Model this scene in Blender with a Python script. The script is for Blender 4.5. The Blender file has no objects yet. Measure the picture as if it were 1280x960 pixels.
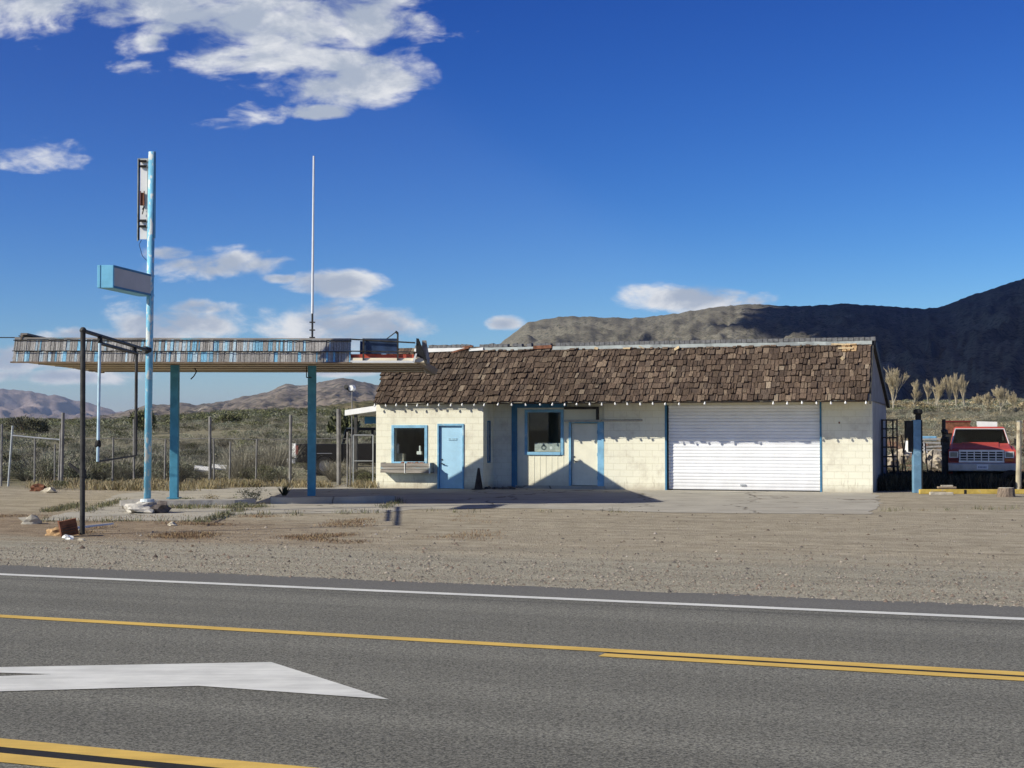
import bpy, math, random
import numpy as np
from mathutils import Vector, Matrix, noise
random.seed(7); rng = np.random.default_rng(11)
S = bpy.context.scene
COL = S.collection
R = math.radians
# ------------------------------------------------------------------ camera
F = 1900.0; HZ = 538.0; EYE = 1.8
TH = math.atan((HZ-480)/F); CT, ST = math.cos(TH), math.sin(TH)
cam = bpy.data.cameras.new('camera'); camo = bpy.data.objects.new('camera', cam); COL.objects.link(camo)
cam.sensor_width = 36; cam.lens = F/1280*36; cam.clip_end = 60000; cam.clip_start = .1
camo.location = (0, 0, EYE); camo.rotation_euler = (R(90)+TH, 0, 0)
S.camera = camo
# ------------------------------------------------------------------ sun + sky
LD = Vector((1.317, .6235, -.88)).normalized()          # direction the light travels
sun = bpy.data.lights.new('sun', 'SUN'); suno = bpy.data.objects.new('sun', sun); COL.objects.link(suno)
sun.energy = 4.6; sun.angle = R(.5); sun.color = (1, .945, .80)
suno.rotation_euler = LD.to_track_quat('-Z', 'Y').to_euler(); suno.location = (-30, -20, 30)
SUN_EL = math.asin(-LD.z); SUN_ROT = math.atan2(-LD.x, -LD.y)
S.view_settings.view_transform = 'Standard'; S.view_settings.look = 'None'
S.view_settings.gamma = 1; S.view_settings.exposure = 0.22; S.view_settings.use_curve_mapping = False
W = bpy.data.worlds.new('World'); S.world = W; W.use_nodes = True
wn = W.node_tree.nodes; wl = W.node_tree.links; wn.clear()

class NB:
    """tiny node builder"""
    def __init__(s, nt): s.nt = nt; s.n = nt.nodes; s.l = nt.links
    def put(s, v, sock):
        if isinstance(v, bpy.types.NodeSocket): s.l.new(v, sock)
        else: sock.default_value = v
    def math(s, op, a, b=0.0, clamp=False):
        n = s.n.new('ShaderNodeMath'); n.operation = op; n.use_clamp = clamp
        s.put(a, n.inputs[0]); s.put(b, n.inputs[1]); return n.outputs[0]
    def mix(s, f, a, b, mode='MIX'):
        n = s.n.new('ShaderNodeMix'); n.data_type = 'RGBA'; n.blend_type = mode
        s.put(f, n.inputs[0]); s.put(a, n.inputs[6]); s.put(b, n.inputs[7]); return n.outputs[2]
    def noise(s, vec, scale, detail=3, rough=.55, dist=0.0):
        n = s.n.new('ShaderNodeTexNoise'); n.inputs['Scale'].default_value = scale
        n.inputs['Detail'].default_value = detail; n.inputs['Roughness'].default_value = rough
        n.inputs['Distortion'].default_value = dist
        if vec is not None: s.l.new(vec, n.inputs['Vector'])
        return n.outputs[0]
    def rng(s, v, a, b, c=0.0, d=1.0):
        n = s.n.new('ShaderNodeMapRange'); n.interpolation_type = 'SMOOTHSTEP'
        s.put(v, n.inputs[0]); s.put(a, n.inputs[1]); s.put(b, n.inputs[2]); s.put(c, n.inputs[3]); s.put(d, n.inputs[4]); return n.outputs[0]
    def mapping(s, vec, scale=(1, 1, 1), rot=(0, 0, 0), loc=(0, 0, 0)):
        n = s.n.new('ShaderNodeMapping'); s.l.new(vec, n.inputs[0])
        n.inputs['Scale'].default_value = scale; n.inputs['Rotation'].default_value = rot; n.inputs['Location'].default_value = loc
        return n.outputs[0]
    def sep(s, vec):
        n = s.n.new('ShaderNodeSeparateXYZ'); s.l.new(vec, n.inputs[0]); return n.outputs
    def comb(s, x, y, z=0.0):
        n = s.n.new('ShaderNodeCombineXYZ'); s.put(x, n.inputs[0]); s.put(y, n.inputs[1]); s.put(z, n.inputs[2]); return n.outputs[0]

b = NB(W.node_tree)
sky = wn.new('ShaderNodeTexSky'); sky.sky_type = 'NISHITA'; sky.sun_disc = False
sky.sun_elevation = SUN_EL; sky.sun_rotation = SUN_ROT; sky.altitude = 1500; sky.air_density = 1.0; sky.dust_density = .3; sky.ozone_density = 2.2
tc = wn.new('ShaderNodeTexCoord'); d = b.sep(tc.outputs['Generated'])
yy = b.math('MAXIMUM', d[1], .05)
sx = b.math('DIVIDE', d[0], yy); tz = b.math('DIVIDE', d[2], yy)
st = b.comb(sx, tz, 0.0)
# clouds: (px, py, rx, ry) heading and height of each cloud puff
CL = [(180, -12, 330, 52), (320, 28, 200, 54), (410, 84, 118, 48), (462, 96, 84, 36), (300, 60, 110, 34), (230, 22, 90, 34), (190, 50, 34, 18), (395, 138, 44, 12),
      (322, 140, 38, 16, .0), (288, 157, 50, 11, -.05), (42, 186, 50, 20, -.15), (62, 203, 58, 12, -.15), (275, 329, 88, 24), (215, 316, 40, 11), (415, 354, 70, 19), (350, 348, 30, 8),
      (415, 410, 112, 36), (225, 406, 95, 30), (250, 384, 46, 13), (90, 422, 90, 16), (20, 448, 90, 24), (885, 371, 96, 22), (630, 405, 28, 12),
      (60, 470, 150, 12), (420, 462, 80, 10), (640, -70, 300, 40)]
field = None
for (px, py, rx, ry, *wt_) in CL:
    ax = b.math('MULTIPLY', b.math('SUBTRACT', sx, (px-640)/F), F/rx)
    ay = b.math('MULTIPLY', b.math('SUBTRACT', tz, (HZ-py)/F), F/ry)
    q = b.math('ADD', b.math('MULTIPLY', ax, ax), b.math('MULTIPLY', ay, ay))
    q = b.math('SUBTRACT', 1.0, b.math('SQRT', q))
    if wt_: q = b.math('MINIMUM', b.math('MULTIPLY', q, 1.0), wt_[0]*.5)
    field = q if field is None else b.math('MAXIMUM', field, q)
wv = wn.new('ShaderNodeTexNoise'); wv.inputs['Scale'].default_value = 16; wv.inputs['Detail'].default_value = 3; wl.new(st, wv.inputs['Vector'])
mp = b.mapping(st, scale=(1, 2.1, 1))
n1 = b.math('ADD', b.math('MULTIPLY', b.noise(mp, 17, 9, .56, .4), .80), b.math('MULTIPLY', b.noise(mp, 44, 6, .6, .6), .20))
n2 = b.noise(b.mapping(st, scale=(1, 1.6, 1), loc=(.004, -.006, 0)), 16, 7, .6, .3)
dens = b.rng(b.math('ADD', b.math('MINIMUM', b.math('MULTIPLY', field, 1.45), .74), b.math('MULTIPLY', b.math('SUBTRACT', n1, .485), 4.6)), -.02, .86)
front = b.math('GREATER_THAN', d[1], .06)
dens = b.math('MULTIPLY', dens, front)
dens = b.math('MULTIPLY', dens, .97)
shade = b.rng(b.math('ADD', b.math('MULTIPLY', b.math('SUBTRACT', n2, .5), 3.0), b.math('MULTIPLY', field, -.6)), -.55, .2)
ccol = b.mix(shade, (4.3, 4.9, 6.0, 1), (8.6, 8.7, 8.9, 1))
cc = wn.new('ShaderNodeSeparateColor'); wl.new(sky.outputs[0], cc.inputs[0])
KS = .085*1.165
def chan(i, m, k, p_):
    q = b.math('POWER', b.math('MULTIPLY', cc.outputs[i], KS*m), p_)
    return b.math('MULTIPLY', b.math('MINIMUM', b.math('MULTIPLY', q, k), 1.6), 1/KS)
cmb_ = wn.new('ShaderNodeCombineColor')
for i_, a_ in enumerate(((.80, 2.45, 2.25), (.93, 1.52, 1.9), (1.12, 1.15, 1.35))): wl.new(chan(i_, *a_), cmb_.inputs[i_])
skyc = cmb_.outputs[0]
final = b.mix(dens, skyc, ccol)
bg = wn.new('ShaderNodeBackground'); wl.new(final, bg.inputs[0]); bg.inputs[1].default_value = .085
wo = wn.new('ShaderNodeOutputWorld'); wl.new(bg.outputs[0], wo.inputs[0])

# ------------------------------------------------------------------ helpers
def G(px, py, z=0.0):
    u = (px-640)/F; v = (480-py)/F
    dy = CT-v*ST; dz = ST+v*CT
    t = (z-EYE)/dz
    return Vector((u*t, dy*t, z))
def P(px, py, Y):
    u = (px-640)/F; v = (480-py)/F
    dy = CT-v*ST; dz = ST+v*CT
    t = Y/dy
    return Vector((u*t, Y, EYE+dz*t))

def newmesh(name, verts, faces, mat=None, parent=None, cols=None, smooth=False):
    me = bpy.data.meshes.new(name); me.from_pydata([tuple(v) for v in verts], [], faces)
    if mat: me.materials.append(mat)
    if cols is not None:
        at = me.color_attributes.new('Col', 'FLOAT_COLOR', 'CORNER'); arr = []
        for p, c in zip(me.polygons, cols):
            arr += [c[0], c[1], c[2], 1.0]*p.loop_total
        at.data.foreach_set('color', arr)
    if smooth: me.polygons.foreach_set('use_smooth', [True]*len(me.polygons))
    o = bpy.data.objects.new(name, me); COL.objects.link(o)
    if parent: o.parent = parent
    return o

class MB:
    def __init__(s): s.v = []; s.f = []; s.c = []; s.col = (1, 1, 1)
    def quad(s, *pts):
        i = len(s.v); s.v += [Vector(p) for p in pts]; s.f.append(tuple(range(i, i+len(pts)))); s.c.append(s.col)
    def hexa(s, p):
        i = len(s.v); s.v += [Vector(q) for q in p]
        for f in ((3, 2, 1, 0), (4, 5, 6, 7), (0, 1, 5, 4), (1, 2, 6, 5), (2, 3, 7, 6), (3, 0, 4, 7)):
            s.f.append(tuple(i+k for k in f)); s.c.append(s.col)
    def box(s, x0, x1, y0, y1, z0, z1):
        s.hexa([(x0, y0, z0), (x1, y0, z0), (x1, y1, z0), (x0, y1, z0), (x0, y0, z1), (x1, y0, z1), (x1, y1, z1), (x0, y1, z1)]); return s
    def rbox(s, c, size, rot=(0, 0, 0)):
        M = Matrix.Rotation(rot[2], 3, 'Z') @ Matrix.Rotation(rot[1], 3, 'Y') @ Matrix.Rotation(rot[0], 3, 'X')
        a, bb, h = size[0]/2, size[1]/2, size[2]/2; c = Vector(c)
        s.hexa([c+M@Vector(q) for q in ((-a, -bb, -h), (a, -bb, -h), (a, bb, -h), (-a, bb, -h), (-a, -bb, h), (a, -bb, h), (a, bb, h), (-a, bb, h))]); return s
    def tube(s, p0, p1, r, n=10, r2=None, caps=True):
        p0, p1 = Vector(p0), Vector(p1); r2 = r if r2 is None else r2
        dr = (p1-p0).normalized(); up = Vector((0, 0, 1)) if abs(dr.z) < .9 else Vector((1, 0, 0))
        a = dr.cross(up).normalized(); c = dr.cross(a); i = len(s.v)
        for k in range(n):
            t = 2*math.pi*k/n; q = a*math.cos(t)+c*math.sin(t); s.v += [p0+q*r, p1+q*r2]
        for k in range(n):
            m = (k+1) % n; s.f.append((i+2*k, i+2*k+1, i+2*m+1, i+2*m)); s.c.append(s.col)
        if caps:
            s.f.append(tuple(i+2*k for k in range(n))); s.c.append(s.col)
            s.f.append(tuple(i+2*k+1 for k in reversed(range(n)))); s.c.append(s.col)
        return s
    def path(s, pts, r, n=6):
        for p, q in zip(pts[:-1], pts[1:]): s.tube(p, q, r, n)
        return s
    def prism(s, poly, x0, x1, axis='x'):
        """poly: list of (a,b); extruded along axis"""
        n = len(poly)
        def pt(a, bb, t): return (t, a, bb) if axis == 'x' else ((a, t, bb) if axis == 'y' else (a, bb, t))
        i = len(s.v)
        s.v += [Vector(pt(a, bb, x0)) for a, bb in poly]+[Vector(pt(a, bb, x1)) for a, bb in poly]
        s.f.append(tuple(i+k for k in range(n))); s.c.append(s.col)
        s.f.append(tuple(i+n+k for k in reversed(range(n)))); s.c.append(s.col)
        for k in range(n):
            m = (k+1) % n; s.f.append((i+k, i+n+k, i+n+m, i+m)); s.c.append(s.col)
        return s
    def lathe(s, prof, c, n=16):
        i = len(s.v); c = Vector(c)
        for (r, z) in prof:
            for k in range(n):
                t = 2*math.pi*k/n; s.v.append(c+Vector((r*math.cos(t), r*math.sin(t), z)))
        for j in range(len(prof)-1):
            for k in range(n):
                m = (k+1) % n; s.f.append((i+j*n+k, i+j*n+m, i+(j+1)*n+m, i+(j+1)*n+k)); s.c.append(s.col)
        return s
    def blob(s, c, rad, seed=0, sub=2, amp=.3, flat=1):
        import bmesh
        bm = bmesh.new(); bmesh.ops.create_icosphere(bm, subdivisions=sub, radius=1)
        i = len(s.v); c = Vector(c)
        for v in bm.verts:
            k = 1+amp*noise.noise(v.co*1.7+Vector((seed*3.1, seed, 0)))*1.6
            s.v.append(c+Vector((v.co.x*rad[0]*k, v.co.y*rad[1]*k, v.co.z*rad[2]*k)))
        for f in bm.faces: s.f.append(tuple(i+v.index for v in f.verts)); s.c.append(s.col)
        bm.free(); return s
    def obj(s, name, mat, parent=None, bevel=0, smooth=False, cols=False, fix=True):
        o = newmesh(name, s.v, s.f, mat, parent, s.c if cols else None, smooth)
        if fix:
            import bmesh
            bm = bmesh.new(); bm.from_mesh(o.data); bmesh.ops.recalc_face_normals(bm, faces=bm.faces); bm.to_mesh(o.data); bm.free()
        if bevel:
            m = o.modifiers.new('bevel', 'BEVEL'); m.width = bevel; m.segments = 2; m.limit_method = 'ANGLE'; m.angle_limit = R(40)
        return o

def pieces(mb, name, mat, parent=None, bevel=0):
    """one object per separate piece"""
    par = list(range(len(mb.v)))
    def fd(i):
        while par[i] != i: par[i] = par[par[i]]; i = par[i]
        return i
    for f in mb.f:
        for k in f[1:]: par[fd(k)] = fd(f[0])
    gr = {}
    for f, c in zip(mb.f, mb.c): gr.setdefault(fd(f[0]), []).append(f)
    out = []
    for fs in gr.values():
        ids = sorted({i for f in fs for i in f}); mp_ = {i: k for k, i in enumerate(ids)}
        q = MB(); q.v = [mb.v[i] for i in ids]; q.f = [tuple(mp_[i] for i in f) for f in fs]; q.c = [(1, 1, 1)]*len(q.f); out.append(q.obj(name, mat, parent, bevel))
    return out
def tag(o, label=None, cat=None, group=None, kind=None):
    if label: o['label'] = label
    if cat: o['category'] = cat
    if group: o['group'] = group
    if kind: o['kind'] = kind
    return o
def root(name, label, cat, loc=(0, 0, 0), rz=0, group=None):
    o = bpy.data.objects.new(name, None); COL.objects.link(o); o.location = loc; o.rotation_euler = (0, 0, rz); o.empty_display_size = .2
    return tag(o, label, cat, group)
def dup(r, loc, rz, label=None, scale=1):
    c = r.copy(); COL.objects.link(c); c.location = loc; c.rotation_euler = (0, 0, rz); c.scale = (scale,)*3
    if label: c['label'] = label
    for ch in list(r.children):
        k = ch.copy(); COL.objects.link(k); k.parent = c
        for g in list(ch.children):
            h = g.copy(); COL.objects.link(h); h.parent = k
    return c

def M(name, base, rough=.8, var=.12, scale=6, bump=0.0, bscale=None, metal=0.0, spec=.3, col2=None, cover=.5, c2scale=3, dirt=0.0, attr=False, attrmul=True, stretch=(1, 1, 1)):
    """procedural material; base colour + fine variation + patches of col2 + bump"""
    m = bpy.data.materials.new(name); m.use_nodes = True; nt = m.node_tree; bs = nt.nodes['Principled BSDF']; n = NB(nt)
    t = nt.nodes.new('ShaderNodeTexCoord'); vec = n.mapping(t.outputs['Object'], scale=stretch)
    c = (*base, 1) if len(base) == 3 else base
    out = None
    if attr:
        a = nt.nodes.new('ShaderNodeVertexColor'); a.layer_name = 'Col'
        out = n.mix(1.0, c, a.outputs[0], 'MULTIPLY')
    else:
        r = nt.nodes.new('ShaderNodeRGB'); r.outputs[0].default_value = c; out = r.outputs[0]
    if col2:
        f = n.noise(vec, c2scale, 5, .62); f = n.rng(f, 1-cover-.04, 1-cover+.04)
        out = n.mix(f, out, (*col2, 1))
    if var:
        f = n.noise(vec, scale, 5, .6); k = n.rng(f, .25, .75, 1-var*1.6, 1+var*1.6)
        out = n.mix(1.0, out, n.comb(k, k, k), 'MULTIPLY')
    if dirt:
        z = n.sep(t.outputs['Object'])[2]; f = n.noise(vec, 2.3, 4)
        k = n.rng(n.math('ADD', z, n.math('MULTIPLY', f, -.5)), -.25, .35, dirt, 0)
        out = n.mix(k, out, (.2, .16, .12, 1))
    nt.links.new(out, bs.inputs['Base Color'])
    bs.inputs['Roughness'].default_value = rough; bs.inputs['Metallic'].default_value = metal
    bs.inputs['Specular IOR Level'].default_value = spec
    if bump:
        bp = nt.nodes.new('ShaderNodeBump'); bp.inputs['Strength'].default_value = bump; bp.inputs['Distance'].default_value = .02
        nt.links.new(n.noise(vec, bscale or scale*3, 5, .65), bp.inputs['Height']); nt.links.new(bp.outputs[0], bs.inputs['Normal'])
    return m

CREAM = M('cream_paint', (.80, .76, .56), .75, .05, 2.2, .25, 14, col2=(.62, .57, .44), cover=.34, c2scale=1.4, dirt=.35)
def block_mat():
    m = bpy.data.materials.new('painted_block'); m.use_nodes = True; nt = m.node_tree; bs = nt.nodes['Principled BSDF']; n = NB(nt)
    t = nt.nodes.new('ShaderNodeTexCoord'); q = n.sep(t.outputs['Object'])
    vec = n.comb(n.math('ADD', q[0], q[1]), q[2], 0.0)
    br = nt.nodes.new('ShaderNodeTexBrick'); nt.links.new(vec, br.inputs['Vector'])
    br.inputs['Scale'].default_value = 1; br.inputs['Brick Width'].default_value = .4; br.inputs['Row Height'].default_value = .2
    br.inputs['Mortar Size'].default_value = .007; br.inputs['Mortar Smooth'].default_value = .6
    br.inputs['Color1'].default_value = (.82, .795, .65, 1); br.inputs['Color2'].default_value = (.80, .775, .63, 1); br.inputs['Mortar'].default_value = (.71, .68, .52, 1)
    ns = n.noise(t.outputs['Object'], 1.1, 6, .7); ms = n.rng(ns, .48, .66)
    out = n.mix(n.math('MULTIPLY', ms, .55), br.outputs[0], (.55, .50, .40, 1))
    f2 = n.noise(n.mapping(t.outputs['Object'], scale=(3, 3, .6)), 2.2, 5, .7); st_ = n.rng(f2, .56, .7)
    low = n.rng(q[2], .1, 1.1, .5, 0.08)
    out = n.mix(n.math('MULTIPLY', st_, low), out, (.33, .28, .2, 1))
    k = n.rng(n.math('ADD', q[2], n.math('MULTIPLY', ns, -.35)), -.2, .1, .6, 0)
    out = n.mix(k, out, (.25, .20, .15, 1))
    nt.links.new(out, bs.inputs['Base Color']); bs.inputs['Roughness'].default_value = .75
    bp = nt.nodes.new('ShaderNodeBump'); bp.inputs['Strength'].default_value = .5; bp.inputs['Distance'].default_value = .012
    hh = n.math('ADD', n.math('MULTIPLY', br.outputs['Fac'], -1), n.math('MULTIPLY', n.noise(t.outputs['Object'], 25, 4), .35))
    nt.links.new(hh, bp.inputs['Height']); nt.links.new(bp.outputs[0], bs.inputs['Normal'])
    return m
BLOCK = block_mat()
BLUE = M('blue_paint', (.22, .45, .64), .6, .12, 3, .15, col2=(.40, .58, .70), cover=.38, c2scale=2)
DBLUE = M('dark_blue_paint', (.05, .18, .32), .5, .12, 3, .1)
SIGNB = M('sky_blue_paint', (.22, .58, .80), .5, .08, 3, .1)
POLE_B = M('flaking_blue_paint', (.20, .52, .72), .6, .12, 5, .3, 30, col2=(.66, .70, .68), cover=.45, c2scale=9, stretch=(1, 1, .45))
POLE_D = M('post_blue_paint', (.065, .25, .37), .6, .12, 4, .2, col2=(.10, .33, .48), cover=.3, c2scale=5)
BLACKP = M('black_pipe', (.045, .043, .04), .6, .3, 5, .1, col2=(.12, .08, .06), cover=.3, c2scale=8)
GREYP = M('grey_pipe', (.22, .21, .20), .6, .2, 5, .1, metal=.2)
RUST = M('rust', (.19, .08, .045), .85, .3, 8, .3)
WHITE = M('white_paint', (.80, .80, .78), .55, .05, 3, .05)
TRIMW = M('weathered_white_trim', (.36, .39, .38), .6, .12, 2.5, .1, col2=(.24, .26, .26), cover=.42, c2scale=1.3)
TARG = M('grey_cap_shingle', (.16, .16, .165), .9, .2, 10, .3)
BULB = M('white_bulb', (.9, .9, .88), .25, 0, spec=.5)
DARK = M('dark_interior', (.03, .03, .032), .8, .2, 3)
BLK = M('black_rubber', (.02, .02, .02), .7, .2, 6)
WOODG = M('grey_weathered_wood', (.30, .27, .24), .85, .22, 5, .35, 40, stretch=(.3, 3, 3), col2=(.16, .36, .46), cover=.40, c2scale=2.2)
WOOD = M('raw_wood', (.30, .23, .16), .85, .25, 5, .35, 30, stretch=(.5, 3, 3))
PALEW = M('pale_wood', (.50, .45, .36), .85, .2, 6, .3, 30)
SHAKE = M('brown_shakes', (1, 1, 1), .85, .28, 16, .55, 45, attr=True, stretch=(2.6, 1, 1))
SHAKEG = M('grey_shakes', (1, 1, 1), .8, .22, 20, .4, 45, attr=True, stretch=(3, 1, 1))
GALV = M('galvanised', (.42, .44, .45), .45, .12, 3, .05, metal=.5)
WHITEM = M('white_metal_slats', (.84, .85, .88), .42, .035, 2, .03, dirt=.2)
SOFF = M('soffit_boards', (.66, .58, .43), .8, .18, 2, .2, stretch=(.3, 4, 1))
GLASSD = None
def glass_mat(name, tint=(.9, .95, .95), rough=.02, gl=.10):
    m = bpy.data.materials.new(name); m.use_nodes = True; nt = m.node_tree; nt.nodes.clear(); n = NB(nt)
    tr = nt.nodes.new('ShaderNodeBsdfTransparent'); tr.inputs[0].default_value = (*tint, 1)
    g = nt.nodes.new('ShaderNodeBsdfGlossy'); g.inputs['Roughness'].default_value = rough
    fr = nt.nodes.new('ShaderNodeLayerWeight'); fr.inputs[0].default_value = .5
    t = nt.nodes.new('ShaderNodeTexCoord')
    f = n.math('ADD', n.math('MULTIPLY', n.math('POWER', fr.outputs[1], 4.0), .6), .035+gl*.5, True)
    mx = nt.nodes.new('ShaderNodeMixShader'); nt.links.new(f, mx.inputs[0]); nt.links.new(tr.outputs[0], mx.inputs[1]); nt.links.new(g.outputs[0], mx.inputs[2])
    o = nt.nodes.new('ShaderNodeOutputMaterial'); nt.links.new(mx.outputs[0], o.inputs[0]); return m
GLASS = glass_mat('window_glass', (.80, .85, .85), gl=0.0)

# ------------------------------------------------------------------ ground
def sst(a, c, x):
    t = min(1, max(0, (x-a)/(c-a))); return t*t*(3-2*t)
def hgt(X, Y):
    dd = math.hypot(X, Y)
    if Y < 50: return 0.0
    s = X/max(Y, 1)
    k = .011 + .009*sst(-.28, -.15, s) + .006*sst(.15, .25, s)
    h = k*max(0, min(dd, 420)-66)
    h *= sst(55, 90, Y)
    h += .5*noise.noise(Vector((X*.012, Y*.012, 0)))*sst(80, 200, dd)
    if dd > 420: h -= min(3, (dd-420)*.01)*0.3
    return h
radii = [0.01]; r = 2.0
while r < 26500: radii.append(r); r *= 1.045 if r > 40 else 1.15
azs = []
a = -180.0
while a < 180: azs.append(a); a += .5 if -26 < a < 26 else 4
gv = [(0, 0, 0)]; gf = []
for rr in radii[1:]:
    for a in azs:
        X, Y = rr*math.sin(R(a)), rr*math.cos(R(a)); gv.append((X, Y, hgt(X, Y)))
na = len(azs)
for k in range(na): gf.append((0, 1+(k+1) % na, 1+k))
for j in range(len(radii)-2):
    for k in range(na):
        m_ = (k+1) % na; A_ = 1+j*na
        gf.append((A_+k, A_+m_, A_+na+m_, A_+na+k))
RN = Vector((.371, .928, 0)); RT = Vector((.928, -.371, 0))
def ground_mat():
    m = bpy.data.materials.new('desert_ground'); m.use_nodes = True; nt = m.node_tree; bs = nt.nodes['Principled BSDF']; n = NB(nt)
    t = nt.nodes.new('ShaderNodeTexCoord'); o = t.outputs['Object']; q = n.sep(o)
    nn = n.math('ADD', n.math('MULTIPLY', q[0], RN.x), n.math('MULTIPLY', q[1], RN.y))
    tt = n.math('ADD', n.math('MULTIPLY', q[0], RT.x), n.math('MULTIPLY', q[1], RT.y))
    al = n.comb(n.math('MULTIPLY', tt, .16), nn, 0.0)
    big = n.noise(al, .9, 5, .6); fine = n.noise(o, 19, 4, .75); mid = n.noise(o, 2.2, 6, .7)
    gravel = n.mix(n.rng(fine, .3, .7), (.25, .23, .18, 1), (.50, .46, .365, 1))
    dirt = n.mix(n.rng(mid, .3, .7), (.33, .285, .21, 1), (.47, .41, .31, 1))
    red = n.mix(n.rng(mid, .35, .65), (.21, .145, .095, 1), (.34, .255, .17, 1))
    wob = n.math('ADD', nn, n.math('MULTIPLY', n.math('SUBTRACT', big, .5), 5.0))
    c = n.mix(n.rng(wob, 19.0, 22.5), gravel, dirt)
    lf = n.math('MULTIPLY', n.rng(n.math('ADD', q[0], n.math('MULTIPLY', mid, 2.0)), 0.5, -6), n.math('MULTIPLY', n.rng(wob, 19.5, 21.5), n.rng(wob, 28, 25)))
    c = n.mix(n.math('MULTIPLY', lf, .75), c, red)
    # beyond the fence
    scr = n.mix(n.rng(n.noise(o, .22, 6, .7), .35, .65), (.15, .145, .095, 1), (.29, .26, .175, 1))
    far = n.rng(n.math('ADD', q[1], n.math('MULTIPLY', mid, 4.0)), 47, 54)
    c = n.mix(far, c, scr)
    rr_ = n.math('MULTIPLY', n.rng(q[0], 12, 20), n.math('MULTIPLY', n.rng(q[1], 62, 72), n.rng(q[1], 112, 98)))
    c = n.mix(n.math('MULTIPLY', rr_, .8), c, (.30, .15, .09, 1))
    vf = n.rng(q[1], 700, 2500)
    c = n.mix(vf, c, (.15, .14, .10, 1))
    sp = n.noise(o, 60, 3, .8); c = n.mix(n.rng(sp, .60, .72), c, (.50, .46, .40, 1)); 
    sp2 = n.noise(n.mapping(o, loc=(7, 3, 0)), 34, 3, .8); c = n.mix(n.rng(sp2, .64, .70), c, (.08, .07, .06, 1))
    sk_ = n.rng(n.noise(n.comb(n.math('MULTIPLY', tt, .07), nn, 3.0), 2.6, 5, .6), .3, .7, .84, 1.13); c = n.mix(1.0, c, n.comb(sk_, sk_, sk_), 'MULTIPLY')
    nt.links.new(c, bs.inputs['Base Color']); bs.inputs['Roughness'].default_value = .95; bs.inputs['Specular IOR Level'].default_value = .1
    bp = nt.nodes.new('ShaderNodeBump'); bp.inputs['Strength'].default_value = .7; bp.inputs['Distance'].default_value = .05
    h = n.math('ADD', n.noise(o, 22, 4, .8), n.math('MULTIPLY', n.noise(al, 1.6, 5, .6), 1.2))
    nt.links.new(h, bp.inputs['Height']); nt.links.new(bp.outputs[0], bs.inputs['Normal'])
    return m
g = newmesh('ground', gv, gf, ground_mat(), smooth=True); tag(g, kind='structure')

def sheet_strip(name, n0, n1, t0, t1, z, mat, jit=0.0, step=.25, kind='structure'):
    """strip along the road with an uneven far edge"""
    vs, fs = [], []; k = 0; t = t0
    while t <= t1:
        e = n1+jit*(noise.fractal(Vector((t*.9, 3, 0)), 1, 2, 5)+.5*noise.noise(Vector((t*.13, 9, 0)))) if jit else n1
        for nv in (n0, e):
            p = RN*nv+RT*t; vs.append((p.x, p.y, z))
        if k: fs.append((2*k-2, 2*k, 2*k+1, 2*k-1))
        k += 1; t += step
    o = newmesh(name, vs, fs, mat); tag(o, kind=kind); return o
def asphalt_mat():
    m = bpy.data.materials.new('asphalt'); m.use_nodes = True; nt = m.node_tree; bs = nt.nodes['Principled BSDF']; n = NB(nt)
    t = nt.nodes.new('ShaderNodeTexCoord'); o = t.outputs['Object']; q = n.sep(o)
    nn = n.math('ADD', n.math('MULTIPLY', q[0], RN.x), n.math('MULTIPLY', q[1], RN.y))
    tt = n.math('ADD', n.math('MULTIPLY', q[0], RT.x), n.math('MULTIPLY', q[1], RT.y))
    al = n.comb(n.math('MULTIPLY', tt, .05), nn, 0.0)
    f = n.noise(o, 62, 3, .85); g_ = n.noise(o, 30, 4, .8)
    c = n.mix(n.rng(n.math('ADD', n.math('MULTIPLY', f, .6), n.math('MULTIPLY', g_, .4)), .40, .60), (.058, .057, .050, 1), (.285, .278, .238, 1))
    c = n.mix(n.rng(f, .62, .72), c, (.50, .47, .42, 1))
    k = n.rng(n.noise(al, 1.1, 4, .55), .3, .7, .84, 1.12); c = n.mix(1.0, c, n.comb(k, k, k), 'MULTIPLY')
    # seams and the smoother grey shoulder strip
    sh = n.rng(nn, 15.42, 15.48); c = n.mix(n.math('MULTIPLY', sh, .6), c, (.15, .145, .14, 1))
    # a few tar lines
    v = n.math('ABSOLUTE', n.math('SUBTRACT', n.math('ADD', nn, n.math('MULTIPLY', n.noise(al, 3, 3), .12)), 14.95)); c = n.mix(n.rng(v, .10, .02, 0, .35), c, (.06, .058, .056, 1))
    nt.links.new(c, bs.inputs['Base Color']); bs.inputs['Roughness'].default_value = .85; bs.inputs['Specular IOR Level'].default_value = .25
    bp = nt.nodes.new('ShaderNodeBump'); bp.inputs['Strength'].default_value = .55; bp.inputs['Distance'].default_value = .008
    nt.links.new(n.noise(o, 75, 3, .8), bp.inputs['Height']); nt.links.new(bp.outputs[0], bs.inputs['Normal'])
    return m
sheet_strip('road', -12, 16.42, -60, 60, .004, asphalt_mat(), jit=.09, step=.12)
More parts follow.
